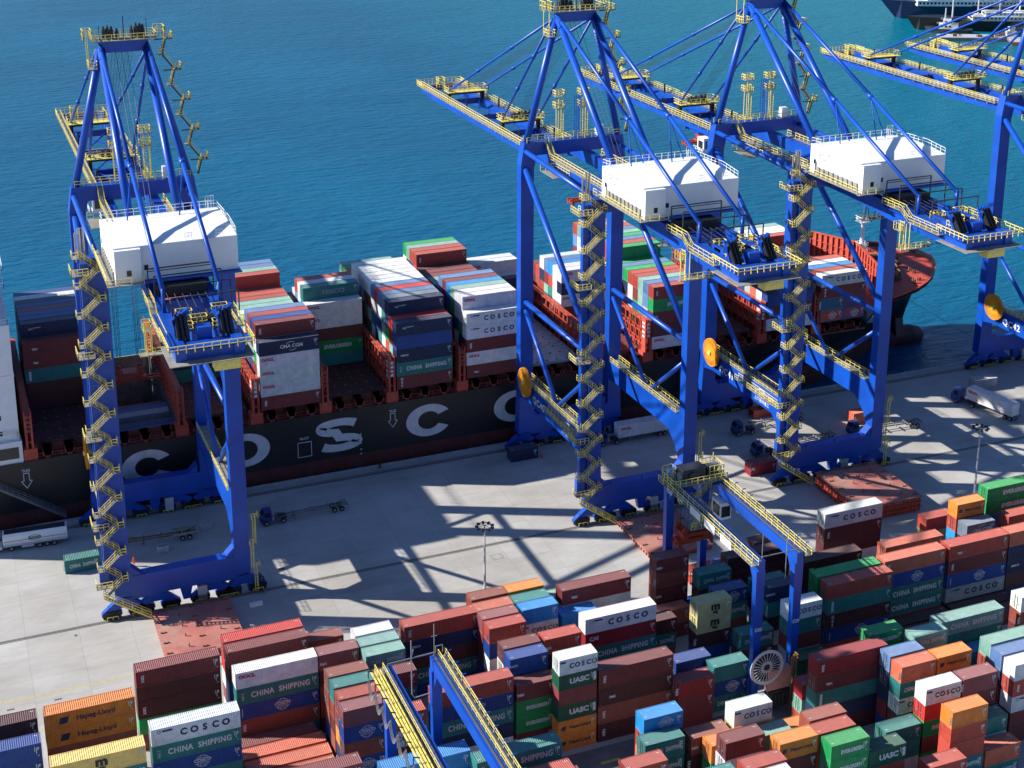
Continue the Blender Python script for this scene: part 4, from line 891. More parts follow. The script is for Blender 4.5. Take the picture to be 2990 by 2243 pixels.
# hatch covers, lashing bridges, open hold
BX = {0:-94.5, 1:-80.2, 2:-66.0, 3:-51.2, 4:-37.0, 5:-22.8, 6:-7.4, 7:7.3, 8:22.0, 9:36.2, 10:50.6, 11:65.3, 12:79.7}
for b, x in BX.items():
    if b == 1: continue
    m = MB()
    for i in range(4): m.box(x-.3, x+12.5, 43.4+i*9.4, 43.4+i*9.4+9.2, 13.4, 15.05)
    mat = 'hatch_dark' if b in (0, 2, 4, 10) else 'deck_red' if b != 7 else 'lamp_grey'
    ho = part('hatch_cover', m, mat, SHIP)
    m = MB()
    for i in range(4):
        for k in range(6):
            for j in range(3): m.box(x+.2+k*2.3, x+.6+k*2.3, 43.9+i*9.4+j*3.6, 44.2+i*9.4+j*3.6, 15.05, 15.2)
    part('twistlock_foot', m, 'oxide', ho)
m = MB()
for b, x in BX.items():
    for xx in (x+2.0, x+6.0, x+10.2):
        m.prism([(xx-.9,13.2),(xx+.9,13.2),(xx+.9,14.6),(xx+.4,12.6),(xx+.4,12.3),(xx-.4,12.3),(xx-.4,12.6),(xx-.9,14.6)], 'y', 40.6, 43.0)
    m.box(x-.6, x+12.8, 43.2, 43.42, 12.6, 14.4); m.box(x-.6, x+12.8, 80.6, 80.8, 12.6, 14.4)
part('hatch_coaming', m, 'deck_red', SHIP)
m = MB(); m.rail([(-150,40.7,12.62),(90,40.7,12.62)], 1.1, 3.0, .07); part('deck_rail', m, 'rail_red', SHIP)
for b in range(0, 13):
    x = BX[b]-1.75; zt = 21.8; m = MB()
    for k in range(18):
        y = 40.9+k*2.47; m.beam((x+.2,y,12.6),(x+.2,y,zt),.28); m.beam((x+1.1,y,12.6),(x+1.1,y,zt),.28)
        if k % 3 == 0 and k < 17: m.beam((x+.2,y,13),(x+.2,y+2.4,17),.14); m.beam((x+.2,y+2.4,17),(x+.2,y,zt),.14)
    for z in (16.4, 19.0, zt): m.box(x, x+1.3, 40.8, 83.2, z-.16, z); m.rail([(x,40.8,z),(x,83.2,z)],1.0,2.5,.09,mid=False)
    for xx in (x-.05, x+1.15): m.prism([(40.7,12.6),(42.6,12.6),(42.6,22.6),(40.7,22.6)], 'x', xx, xx+.2)
    m.box(x-.6, x+1.9, 40.6, 43.0, 12.6, 15.0)
    part('lashing_bridge', m, 'rail_red', SHIP)
    m = MB()
    for i, z in enumerate((21.5, 20.6, 19.4, 18.4)): m.box(x-.1, x-.06, 41.1, 42.2, z-.25, z+.25)
    for z in (21.4, 20.5, 19.6, 18.7): m.box(x+.35, x+.95, 40.64, 40.69, z-.3, z+.3)
    part('warning_plate', m, 'letter_white' if b % 2 else 'deck_red', SHIP)
m = MB()
x = BX[1]; m.box(x-.9,x-.5,43.4,80.6,2,15.2); m.box(x+12.6,x+13.0,43.4,80.6,2,15.2); m.box(x-.5,x+12.6,80.2,80.6,2,15.2); m.box(x-.5,x+12.6,43.4,43.8,2,14.2); m.box(x-.5,x+12.6,43.8,80.2,1.6,2)
part('open_hold', m, 'hold_wall', SHIP)
m = MB()
for k in range(16):
    for xx in (x-.35, x+12.45): m.beam((xx,43.9+k*2.4,2),(xx,43.9+k*2.4,16.0),.25)
part('cell_guide', m, 'hold_wall', SHIP)
m = MB().box(-132,-97.3,41.4,82.6,12.6,40).box(-130,-98.6,42.5,81.5,40,47).box(-128,-100.5,40.2,83.8,47,50.5).box(-126,-104,48,76,50.5,53)
m.box(-132,-97.0,40.5,43.5,12.6,17.0)
so_ = part('superstructure', m, 'white', SHIP)
wm = MB()
for z in (15.0, 18.6, 21.8, 25, 28.2, 31.4, 34.6, 37.8):
    for xx in range(-128, -98, 3): wm.box(xx, xx+.75, 41.36, 41.42, z-.5, z+.5)
    for yy in range(44, 82, 3): wm.box(-97.34, -97.28, yy, yy+.7, z-.5, z+.5)
wm.box(-101.3,-97.7,40.44,40.5,13.6,15.9); wm.box(-107,-102.5,40.44,40.5,13.6,15.9); wm.box(-127.5,-101,40.15,40.2,48.4,50)
part('window', wm, 'window_dark', so_)
rm = MB()
for z in (17.0, 40.0, 47.0, 50.5): rm.rail([(-130,41.6,z),(-97.5,41.6,z),(-97.5,82,z)],1.1,1.5,.1)
rm.box(-105,-97.2,41.3,43,29.8,30.1); part('deck_rail', rm, 'white', so_)
dm = MB().tube((-99.5,42.5,17),(-99.5,42.5,21),.45,10).beam((-99.5,42.5,20.5),(-97.8,42.0,24.5),.4).beam((-99.5,42.5,20.5),(-100.6,42.2,24),.45).box(-102,-101,42,43.4,17,18.6).rail([(-102.5,41,17.6),(-97.6,41,17.6),(-97.6,43,17.6)],1.3,.8,.1)
part('provision_crane', dm, 'white', so_)

# ------------------------------------------------------------------ containers on the ship
RY = lambda k: 40.95+2.5*k
TH = 2.9
def bayname(b): return 'ship bay '+NUM[b]
def shipbox(b, k, z, code, kind, desc, L=12.19, x=None, h=TH):
    lab = '%s %d-foot container%s, %s, row %s, %s' % (CNAME[code], 40 if L > 7 else 20, ', '+LOGO_WORDS[kind] if kind else '', desc, NUM[k], bayname(b))
    container(code, kind, BX[b] if x is None else x, RY(k), z, L, h-.03, lab, 'containers loaded on the ship', marks=(kind is not None))
# per bay: row -> (tiers, [(colour, lettering) from the top down])
PAL = ['MR','RD','RU','TL','TP','WH','WH','GY','BL','NV','GN','BB','MD','MR']
def fill(b, k, n, tops, base=15.2, left=False, allcol=False):
    for j in range(n):
        z = base+(n-1-j)*TH
        kind = tops[j][1] if j < len(tops) and len(tops[j]) > 1 else None
        if j < len(tops) and (kind or (j == 0 and b in (3,4,5,6,9,12))):
            shipbox(b, k, z, tops[j][0], kind, (TIER[j]+' tier' if j == 0 else TIER[j]))
        else: stuff_box(BX[b], RY(k), z, 12.19, TH, jitter(CC[tops[j][0] if j < len(tops) else rnd.choice(PAL)]))
def bay(b, spec):
    for k, n, tops in spec: fill(b, k, n, [t if isinstance(t, tuple) else (t,) for t in tops])
bay(0, [(7,5,[('MR','TEX2'),('MR','TEX2'),('TL','BAND'),'MD','MD']),(8,6,[('NV','EAGLE'),'NV']),(9,6,['BL']),(10,6,['BL']),(11,6,['MR']),(12,6,['BL']),(13,6,['NV']),(14,6,['WH']),(15,6,['BL'])])
bay(2, [(8,3,[('NV','CMA'),'NV']),(9,4,['OR']),(10,5,['RD','RU']),(11,5,['BL']),(12,5,['RD']),(13,5,['RD']),(14,5,['WH'])])
bay(3, [(0,5,[('NV','CMA'),('WH','OOCL'),('WH','OOCL'),('WH','OOCL'),('MR','TEX')]),(1,6,[('MR','TEX'),'WH']),(2,6,['BL']),(3,6,['RD']),(4,6,['BB']),(5,5,['WH']),(6,5,['TP']),(7,5,['WH']),(8,5,['TP']),(9,5,['TP']),(10,5,['RD']),(11,5,['RD']),(12,5,['RD','RD']),(13,6,['RD','RD']),(14,6,['TP']),(15,6,['BB']),(16,6,['BB'])])
bay(4, [(7,5,[('WH','OOCL'),('WH','OOCL'),'MD',('GN','EVER'),'TL']),(8,6,[('TL','FESCO'),'TL']),(9,6,['WH']),(10,6,['RD']),(11,5,['WH']),(12,4,['TP']),(13,4,['RD'])])
bay(5, [(0,5,[('NV','EAGLE'),'BL',('NV','SEACO'),('TL','CHINA'),('MR','GES')]),(1,5,['RB','MR']),(2,6,[('NV','EAGLE'),'NV']),(3,6,['SB']),(4,6,['BB']),(5,6,['RB']),(6,6,['BB']),(7,6,['WH']),(8,6,['WH']),(9,6,['WH']),(10,6,['WH']),(11,6,['WH']),(12,6,['WH']),(13,5,['TP']),(14,5,['RD']),(15,5,['GN']),(16,5,['TP'])])
bay(6, [(0,5,[('WH','COSCO'),('WH','COSCO'),('MR','TEX'),('WH','OOCL'),('MR','TEX2')]),(1,6,[('WH','OOCL'),'WH']),(2,6,['WH']),(3,6,['TP']),(4,6,['LB']),(5,6,['MR']),(6,6,['BB']),(7,5,['MR']),(8,5,['GY']),(9,5,['TP']),(10,5,['MR']),(11,5,['MR']),(12,5,['MD','MD']),(13,6,[('RD','TEX'),'RD']),(14,6,['RD']),(15,6,['TP']),(16,6,['GN'])])
bay(7, [(12,2,['MD']),(13,3,['NV']),(14,3,['WH','WH']),(15,4,[('WH','OOCL'),'WH','GY']),(16,4,['WH'])])
bay(8, [(7,5,[('WH','OOCL'),('NV','SEACO'),('WH','OOCL'),('MR','TEX'),'GY']),(8,5,['WH','WH','WH','RD']),(9,5,['LB']),(10,5,['BB']),(11,5,['WH']),(12,4,['RD']),(13,4,['MR'])])
bay(9, [(0,5,[('RD','TEX'),('GN','EVER'),('MR','TEX'),'MD',('WH','OOCL')]),(1,5,['BB','BB','GY','MR']),(2,5,['TP','TP','TP']),(3,5,['RD','MR','GN']),(4,5,['RD','WH','WH']),(5,5,['GN']),(6,5,['BB']),(7,5,['GN']),(8,6,['GN','TP']),(9,6,['RD']),(10,6,['BB']),(11,6,['GN']),(12,6,['TP']),(13,6,['BB']),(14,6,['RD']),(15,6,['TP']),(16,6,['RD','BB'])])
bay(11, [(0,4,['NV','BL',('MR','TEX'),'WH']),(1,4,['BL','WH','RD']),(2,4,['NV','SA','RU']),(3,4,['BL','GY','RD']),(4,4,['WH','BL','RD']),(5,4,['BB','BL','RD']),(6,4,['GN','WH','GY']),(7,4,['BL','RD']),(8,4,['WH','BL']),(9,4,['RD']),(10,4,['TP']),(11,4,['MR']),(12,4,['RD'])])
bay(12, [(0,4,[('WH','COSCO'),('MR','GES')]),(1,4,['RD','WH']),(2,4,['LB','WH']),(3,4,['WH']),(4,4,['RD']),(5,3,['WH']),(6,3,['MR']),(7,3,['GY']),(12,4,[('RD',),('WH','COSCO')]),(13,4,['WH']),(14,4,['WH']),(15,4,['TP'])])
for i, (xx, c, kd) in enumerate(((79.7,'TL','BAND'),(85.8,'MR',None))): shipbox(12, 0, 15.2+TH, c, kd, 'third from top', 6.06, xx)
for i, xx in enumerate((79.7, 85.8)): shipbox(12, 0, 15.2, 'BL', 'GLOBE', 'bottom %s' % ('left', 'right')[i], 6.06, xx)
BX[13] = 93.4
for k in range(3): shipbox(13, k, 13.3, ('SB','MV','WH')[k], 'CMA' if k == 0 else None, 'low', 6.06, 92.9)
# containers down in the open hold
for k, z, c in ((1,11.0,'BL'),(2,11.0,'NV'),(3,8.1,'MD'),(4,11.0,'GY'),(5,11.0,'BL'),(6,5.2,'MD'),(8,8.1,'RD'),(10,5.2,'NV')): shipbox(1, k, z-TH*.0, c, None, 'inside the open hold', x=BX[1]+.1)
# everything else that fills the lower tiers, one object
me = STUFF.mesh('container_block', 'container_stuff')
at = me.color_attributes.new('Col', 'FLOAT_COLOR', 'CORNER')
buf = []
for c in STUFF_C: buf += [c[0], c[1], c[2], 1.0]*4
at.data.foreach_set('color', buf)
o = link('container_block', me); tag(o, 'plain containers filling the lower tiers of the yard stacks and ship', 'containers', kind='stuff')
# ------------------------------------------------------------------ yard gantry cranes
def yard_crane(x0, x1, yn, yf, zt, label, reel):
    t = thing('yard_gantry_crane', label, 'crane', (0,0,0), 0, 'blue yard gantry cranes over the stacks')
    B, Y = 'crane_blue', ['safety_yellow', 'grating']
    for x in (x0, x1):
        gd = part('girder', MB().box(x-.55, x+.55, yn, yf, zt-1.7, zt), B, t)
        part('trolley_rail', MB().box(x-.12, x+.12, yn, yf, zt, zt+.12), 'rail_steel', gd)
        for y in (yn+.7, yf-.7):
            s = 1 if y == yn+.7 else -1
            lm = MB().beam((x,y,1.5),(x,y,zt-1.7),1.1,.95,w2=1.5,h2=1.1)
            lm.prism([(y-.5,zt-1.7),(y+.5,zt-1.7),(y+.5+(1.4 if s > 0 else 0),zt-1.7),(y+.5,zt-4.4),(y-.5,zt-4.4),(y-.5-(0 if s > 0 else 1.4),zt-1.7)], 'x', x-.5, x+.5)
            part('leg', lm, B, t)
    for y in (yn+.7, yf-.7):
        part('sill_beam', MB().box(x0-2.2, x1+2.2, y-.5, y+.5, 1.1, 2.2), B, t)
        wm = MB()
        for c in (x0-1.4, x0-.2, x1+.2, x1+1.4): wm.tube((c,y-.3,.55),(c,y+.3,.55),.55,14)
        part('wheel', wm, 'black', t)
    lft = MB(); xl, xr = x0-1.7, x1+.6
    walkway(lft, [(xl,yn,zt-.5),(xl,yf,zt-.5)], 1.1); walkway(lft, [(xr,yn-.6,zt-.3),(xr,yf,zt-.3)], 1.0)
    part('walkway', lft, Y, t)
    tr = MB().tube((xr+1.15,yn,zt+.1),(xr+1.15,yf,zt+.1),.14,6)
    for k in range(13): y = yn+1+(yf-yn-2)*k/12; tr.path([(xr+1.0,y,zt-.3),(xr+1.0,y,zt+.9),(xr+1.5,y,zt+.9)],.12)
    part('cable_tray', tr, B, t)
    em = MB().tube((x0,yn+.2,zt+.6),(x1,yn+.2,zt+.6),.09,6).tube((x0+.3,yn+.6,zt),(x0+.3,yn+.6,zt+4.2),.06,5).tube((x1-2.2,yn+.4,zt-4),(x1-2.2,yn+.4,zt+3),.07,5)
    part('end_tie_bar', em, 'steel', t)
    return t
YC2 = yard_crane(1.0, 7.6, -61.5, -32.0, 25.6, 'blue yard gantry crane with trolley, red spreader and white wheel reel, right of centre', True)
m = MB().box(-.6,9.2,-37.2,-32.6,25.9,26.1,1); m.rail([(-.6,-37.2,26.1),(9.2,-37.2,26.1),(9.2,-32.6,26.1),(-.6,-32.6,26.1),(-.6,-37.2,26.1)],1.1,1.1,.09)
m.rail([(6.6,-36,26.1),(9.2,-36,26.1),(9.2,-33,26.1),(6.6,-33,26.1)],2.0,.8,.09); m.rail([(-.4,-34.5,26.1),(1.2,-34.5,26.1),(1.2,-32.8,26.1),(-.4,-32.8,26.1)],2.0,.7,.09)
m.beam((8.8,-33.2,26.1),(8.8,-33.2,29),.1); m.beam((6.8,-33.2,26.1),(6.8,-33.2,29.4),.1)
tp = part('trolley_deck', m, ['safety_yellow','grating'], YC2)
m = MB().box(1.6,5.8,-36.0,-33.6,26.1,28.2).box(6.4,8.2,-35.6,-33.8,26.1,27.6).tube((3.4,-36.3,26.9),(3.4,-36.0,26.9),.8,14); part('hoist_machinery', m, 'truck_dark', tp)
m = MB().tube((1.2,-35.2,26.9),(5.6,-35.2,26.9),.65,14).tube((6.8,-34.6,27.4),(8.8,-34.6,27.4),.55,12); part('rope_drum', m, 'steel', tp)
m = MB(); stair_zigzag(m, 3.6, 6.4, -37.0, 17.6, 25.2, 3, .7); m.box(3.2,6.0,-36.6,-33.6,17.3,17.5,1); m.rail([(3.2,-36.6,17.5),(6,-36.6,17.5),(6,-33.6,17.5)],1.1,.8,.09); part('hanging_stair', m, ['safety_yellow','grating'], YC2)
m = MB().prism([(-40.2,20.4),(-38.2,20.4),(-37.4,21.0),(-37.4,23.4),(-40.2,23.4)], 'x', 6.4, 8.4); cb = part('operator_cab', m, 'house_white', YC2)
part('window', MB().box(6.34,6.4,-39.9,-37.8,21,22.9).box(6.6,8.2,-40.26,-40.2,20.9,22.8), 'window_dark', cb)
sign = MB()
vs = [(-36,'E20',0),(-39.5,'677',0),(-44.5,'',1),(-49,'',1),(-54,'',1)]
for y, s, w in vs:
    if w: sign.box(-.80,-.74,y-1.6,y+1.6,24.6,25.9)
part('sign_board', sign, 'letter_white', YC2)
m = MB()
for y, s, w in vs:
    if s:
        v, f = text_geo(s, 1.1, .02); m.add([(-.78, y-a[0], 24.9+a[2]) for a in v], f)
for x in (1.0, 7.6): 
    v, f = text_geo('E20', .8, .02); m.add([(x+a[0], -61.4, 14.0+a[2]) for a in v], f)
part('crane_number', m, 'white_ink', YC2)
sp = spreader((4.6,-34.6,14.3), 'red spreader lettered E32 hanging under the yard gantry trolley, over red covers', 10.8, 6.6)
m = MB(); add_text(m, 'E32', 2.2, .35, .55, .02, y=-.87); part('lettering', m, 'white_ink', sp)
# wheel reel and power cabin on the near leg
m = MB()
C0 = (1.9,-62.9,8.3)
def rp(a, r): return (C0[0]+r*math.cos(a), C0[1], C0[2]+r*math.sin(a))
for k in range(40):
    a, b = 2*math.pi*k/40, 2*math.pi*(k+1)/40; m.beam(rp(a,2.65), rp(b,2.65), .45, .14, up=(0,1,0))
for k in range(24):
    a = 2*math.pi*k/24; m.beam(rp(a,.75), rp(a,2.6), .07)
for k in range(20):
    a = 2*math.pi*k/20; m.beam(rp(a,.55), rp(a,1.0), .13)
ro = part('cable_reel', m, 'reel_white', YC2)
part('cable_coil', MB().tube((C0[0],-62.7,8.3),(C0[0],-62.5,8.3),2.2,32).tube((C0[0],-63.0,8.3),(C0[0],-62.4,8.3),.4,12), 'black', ro)
part('power_house', MB().box(2.2,6.2,-62.9,-61.9,4.0,7.4), 'pink_steel', YC2)
m = MB()
for x in (6.3,7.1):
    for y in (-62.9,-62.1): m.beam((x,y,0),(x,y,8.8),.12)
for k in range(16): m.beam((6.3,-62.9,.4+k*.52),(7.1,-62.9,.4+k*.52),.08)
m.rail([(6.1,-63,8.0),(7.4,-63,8.0),(7.4,-62,8.0)],1.1,.5,.1); part('caged_ladder', m, 'amber', YC2)
m = MB().box(2.4,6.0,-63.0,-61.9,1.0,3.8); 
for k in range(5): m.tube((2.8+k*.7,-63.1,1.4),(2.8+k*.7,-63.1,3.4),.18,8)
part('diesel_set', m, 'truck_dark', YC2)
YC1 = yard_crane(-57.9, -51.4, -101.0, -64.4, 24.4, 'blue yard gantry crane at lower centre with yellow cable tray, running out of frame', False)
m = MB()
for i in range(4): m.box(-60.4+i*.42,-60.2+i*.42,-101,-65,24.3,24.5)
part('cable_tray', m, 'safety_yellow', YC1)
m = MB()
for k in range(11):
    y0, y1 = -66-k*3.1, -66-(k+1)*3.1; p = []
    for i in range(9):
        t = i/8; p.append((-60.9, y0+(y1-y0)*t, 24.2-1.9*4*t*(1-t)))
    for q in range(3): m.path([(a[0]-q*.12, a[1], a[2]-q*.14) for a in p], .08)
part('festoon_cable', m, 'steel', YC1)
m = MB()
for k in range(12): y = -66-k*3.1; m.path([(-61.0,y,24.3),(-61.0,y,25.3),(-60.2,y,25.0)],.12)
part('festoon_hanger', m, 'black', YC1)
m = MB().path([(-54.6,-64.5,27.4),(-54.6,-64.5,19.2),(-54.2,-64.5,18.6),(-51.6,-64.5,18.8)],.12); m.beam((-54.6,-64.5,25),(-54.3,-64.5,26.0),.14); m.beam((-51.4,-64.6,24.4),(-51.4,-64.6,29.2),.09); m.beam((-51.8,-64.6,27.4),(-51.0,-64.6,27.4),.08)
m.path([(-51.1,-64.3,24.5),(-51.1,-64.3,25.6),(-50.1,-64.3,25.6),(-50.1,-64.3,24.5)],.1); part('antenna', m, 'steel', YC1)
m = MB().tube((-57.9,-64.6,24.7),(-51.4,-64.6,24.9),.1,6); part('end_tie_bar', m, 'steel', YC1)
# ------------------------------------------------------------------ vehicles
def wheel_set(par, pts, r=.52, w=.32):
    for x, y in pts:
        o = part('wheel', MB().tube((x,y-w/2,r),(x,y+w/2,r),r,16), 'rubber', par)
        part('rim', MB().tube((x,y-w/2-.02,r),(x,y-w/2+.04,r),r*.55,12), 'steel', o)
def terminal_tractor(loc, rz, label, mat='truck_dark', top='truck_blue'):
    t = thing('terminal_tractor', label, 'truck', loc, rz, 'dark terminal tractors on the quay')
    part('chassis', MB().box(0,5.2,-.55,.55,.7,1.05).box(3.4,4.8,-.6,.6,1.05,1.3).box(.2,1.2,-1.2,1.2,.45,1.3), mat, t)
    cb = part('cab', MB().prism([(.2,1.0),(2.0,1.0),(2.0,3.0),(.7,3.0),(.2,2.2)], 'y', -1.2, .9), top, t)
    part('window', MB().box(.6,1.8,-1.23,-1.2,1.9,2.8).box(1.99,2.03,-1.0,.7,1.8,2.8).add([(.19,-1.1,2.2),(.19,.8,2.2),(.66,.8,2.95),(.66,-1.1,2.95)],[(0,1,2,3)]), 'glass', cb)
    part('exhaust', MB().tube((2.3,.9,1),(2.3,.9,3.5),.1,8).box(2.1,2.6,-1.1,-.5,1.0,1.9), 'steel', t)
    wheel_set(t, [(1.0,-1.05),(1.0,1.05),(4.3,-1.05),(4.3,1.05)])
    return t
def skeletal(loc, rz, label, L=12.4, mat='chassis_grey', z=1.25):
    t = thing('skeletal_trailer', label, 'trailer', loc, rz, 'skeletal container trailers on the quay')
    m = MB().box(0,L,-.52,-.36,z-.25,z).box(0,L,.36,.52,z-.25,z)
    for x in (.1,L*.25,L*.5,L*.72,L-.3): m.box(x,x+.2,-1.2,1.2,z-.2,z-.02)
    for s in (-1,1): m.beam((L*.02,s*1.2,z),(L*.14,s*.5,z),.14); m.beam((L*.98,s*1.2,z),(L*.86,s*.5,z),.14)
    part('frame', m, mat, t)
    part('landing_leg', MB().box(L*.24,L*.26,-.7,-.55,.1,z-.2).box(L*.24,L*.26,.55,.7,.1,z-.2), mat, t)
    wheel_set(t, [(L*.80,-1.0),(L*.80,1.0),(L*.90,-1.0),(L*.90,1.0)])
    return t
terminal_tractor((-56.2,23.2,0), R(2), 'dark terminal tractor by the left crane, hauling an empty chassis into sunlight')
skeletal((-53.2,23.3,0), R(2), 'long empty chassis behind the terminal tractor right of the left crane', 14.4)
skeletal((-81.2,24.4,0), R(-4), 'rusty flat trailer under the left crane with pale wooden rear bed', 12.9, 'rusty')
m = MB().box(-72.6,-67.9,22.6,24.9,1.28,1.42); 
rb = MB().box(-72.8,-67.8,22.4,22.6,1.26,1.6).box(-72.8,-67.8,24.9,25.1,1.26,1.6).box(-68,-67.8,22.6,24.9,1.26,1.6).box(-71,-70.8,22.6,24.9,1.26,1.5)
tag(part('trailer_bed', rb, 'wood'), 'pale timber bed frame lying on the rusty trailer rear end', 'frame')
terminal_tractor((47.4,24.2,0), R(-2), 'dark terminal tractor with grey wheels beside upper end of third crane stair')
skeletal((52.6,25.4,0), R(3), 'empty sunlit chassis coupled behind the tractor left of third crane', 14)
terminal_tractor((45.8,13.6,0), R(-4), 'dark terminal tractor parked just behind the bright red grounded container')
terminal_tractor((70.6,15.0,0), R(-3), 'dark blue tractor behind the third crane right leg, under the orange container')
skeletal((74.8,14.4,0), R(-4), 'empty chassis right of the third crane lower right leg', 13.6)
skeletal((57.6,14.2,0), R(6), 'empty chassis seen above the third crane sill beam', 9.5)
tag(part('work_rack', MB().box(56,62,29.6,29.9,0,1.9).box(56,62,31.6,31.9,0,1.9).box(56,62,29.9,31.6,1.7,1.9).box(58,58.3,29.9,31.6,0,1.9), 'rail_red'), 'red steel rack standing in shade under the third crane', 'rack')
# white box trailer with blue tractor on the right
t = thing('road_tractor', 'dark blue road tractor pulling the long white container, far right of quay', 'truck', (103.6,21.6,0), R(-68))
part('chassis', MB().box(0,6.4,-.5,.5,.7,1.0), 'truck_dark', t); cb = part('cab', MB().prism([(0,.7),(2.2,.7),(2.2,3.4),(.5,3.4),(0,2.2)], 'y', -1.2, 1.2), 'truck_blue', t)
part('window', MB().add([(-.01,-1.1,2.2),(-.01,1.1,2.2),(.48,1.1,3.2),(.48,-1.1,3.2)],[(0,1,2,3)]).box(.7,1.7,-1.23,-1.2,2.1,3.0).box(.7,1.7,1.2,1.23,2.1,3.0), 'glass', cb)
wheel_set(t, [(1.2,-1.0),(1.2,1.0),(5.2,-1.0),(5.2,1.0)])
t2 = skeletal((106.3,18.9,0), R(-77), 'trailer chassis carrying the long white container, right of the quay', 12.6)
def loose(code, kind, x, y, L, label, rz=0, z=0, h=2.6):
    o = container(code, kind, x, y, z, L, h, label, 'single containers standing on the quay'); o.rotation_euler = (0,0,rz); return o
loose('WH', 'OOCL', 105.0, 18.9, 12.19, 'long white container, small red lettering, on trailer behind the blue road tractor', R(-77), 1.3, 2.75)
loose('GY', None, 111.4, 23.9, 6.06, 'grey container grounded in shade behind the long white one on the trailer', R(-5))
loose('RC', 'CAI', 40.9, 5.75, 6.06, 'crimson 20-foot container grounded left of the third crane, short white lettering')
loose('SA', 'TEX2', 74.7, 18.8, 6.06, 'salmon red 20-foot container grounded in sunlight near third crane right leg')
loose('TL', 'CHINA', -92.6, 18.35, 6.06, 'teal 20-foot container grounded left of the left crane, white lettering')
loose('NV', None, -1.9, 29.7, 6.06, 'navy container grounded in shade at the foot of the second crane waterside leg')
t3 = skeletal((22.6,30.6,0), R(0), 'shaded trailer chassis under the white container behind the second crane', 12.6)
terminal_tractor((18.0,30.4,0), R(0), 'shaded terminal tractor partly hidden by the second crane left leg')
loose('WH', 'OOCL', 22.8, 29.4, 12.19, 'white 40-foot container with red lettering on trailer behind second crane', 0, 1.3, 2.75)
# tanker
t = thing('tank_trailer', 'white tank trailer with blue stripe and oval badge at left edge of quay', 'tanker', (-102.5,31.6,0), R(-3.5))
tk = MB().prism([(-1.25,1.7),(-1.0,1.2),(1.0,1.2),(1.25,1.7),(1.25,2.9),(.95,3.4),(-.95,3.4),(-1.25,2.9)], 'x', .2, 11.6)
tb = part('tank', tk, 'white', t)
part('tank_top', MB().box(.5,11.3,-.85,.85,3.36,3.46), 'truck_dark', tb)
m = MB().box(.4,11.4,-1.29,-1.25,2.02,2.1); ring(m, 5.8, 2.3, 1.15, .5, .08, 24, y=-1.30); add_text(m, "ELDON'S", 5.8, 2.3, .55, .02, y=-1.30); part('badge', m, 'navy_ink', tb)
part('frame', MB().box(.2,11.6,-1.15,1.15,.95,1.2).box(3.4,5.6,-1.25,-1.1,.5,.9), 'lamp_grey', t)
wheel_set(t, [(1.6,-1.05),(1.6,1.05),(6.6,-1.05),(7.9,-1.05),(9.2,-1.05),(6.6,1.05),(7.9,1.05),(9.2,1.05)], .5)
part('tractor_unit', MB().box(-4.6,.0,-1.15,1.15,.6,1.1).box(-4.6,-2.2,-1.2,1.2,1.1,3.2), 'white', t)
# forklift at the left crane
t = thing('forklift', 'dark green forklift beside the left crane lower right corner', 'forklift', (-61.6,2.4,0), R(-80))
part('body', MB().box(0,2.4,-.6,.6,.4,1.2).box(-.5,.4,-.55,.55,.5,1.6), 'truck_dark', t)
m = MB()
for x in (.5,1.8):
    for y in (-.5,.5): m.beam((x,y,1.2),(x,y,2.3),.09)
m.box(.4,1.9,-.6,.6,2.3,2.38).box(2.5,2.65,-.5,-.35,.2,2.8).box(2.5,2.65,.35,.5,.2,2.8); part('mast_and_guard', m, 'black', t)
part('fork', MB().box(2.6,3.7,-.4,-.25,.15,.22).box(2.6,3.7,.25,.4,.15,.22), 'steel', t); wheel_set(t, [(.3,-.6),(.3,.6),(1.9,-.6),(1.9,.6)], .38, .25)
for (x, y, lab) in ((-75.9,19.6,'open pale wire crate in sunlight under the left crane'),(-66.8,25.3,'open grey crate in shade beside the rusty trailer rear end')):
    t = thing('wire_crate', lab, 'crate', (x,y,0), R(6))
    m = MB().box(0,1.9,0,1.1,0,.1)
    for a, b, c, d in ((0,1.9,0,.06),(0,1.9,1.04,1.1),(0,.06,.06,1.04),(1.84,1.9,.06,1.04)): m.box(a,b,c,d,.1,1.15)
    part('crate_body', m, 'lamp_grey', t)
    part('slat', MB().box(-.02,1.92,-.03,-.005,.3,.42).box(-.02,1.92,-.03,-.005,.75,.87), 'wood', t)
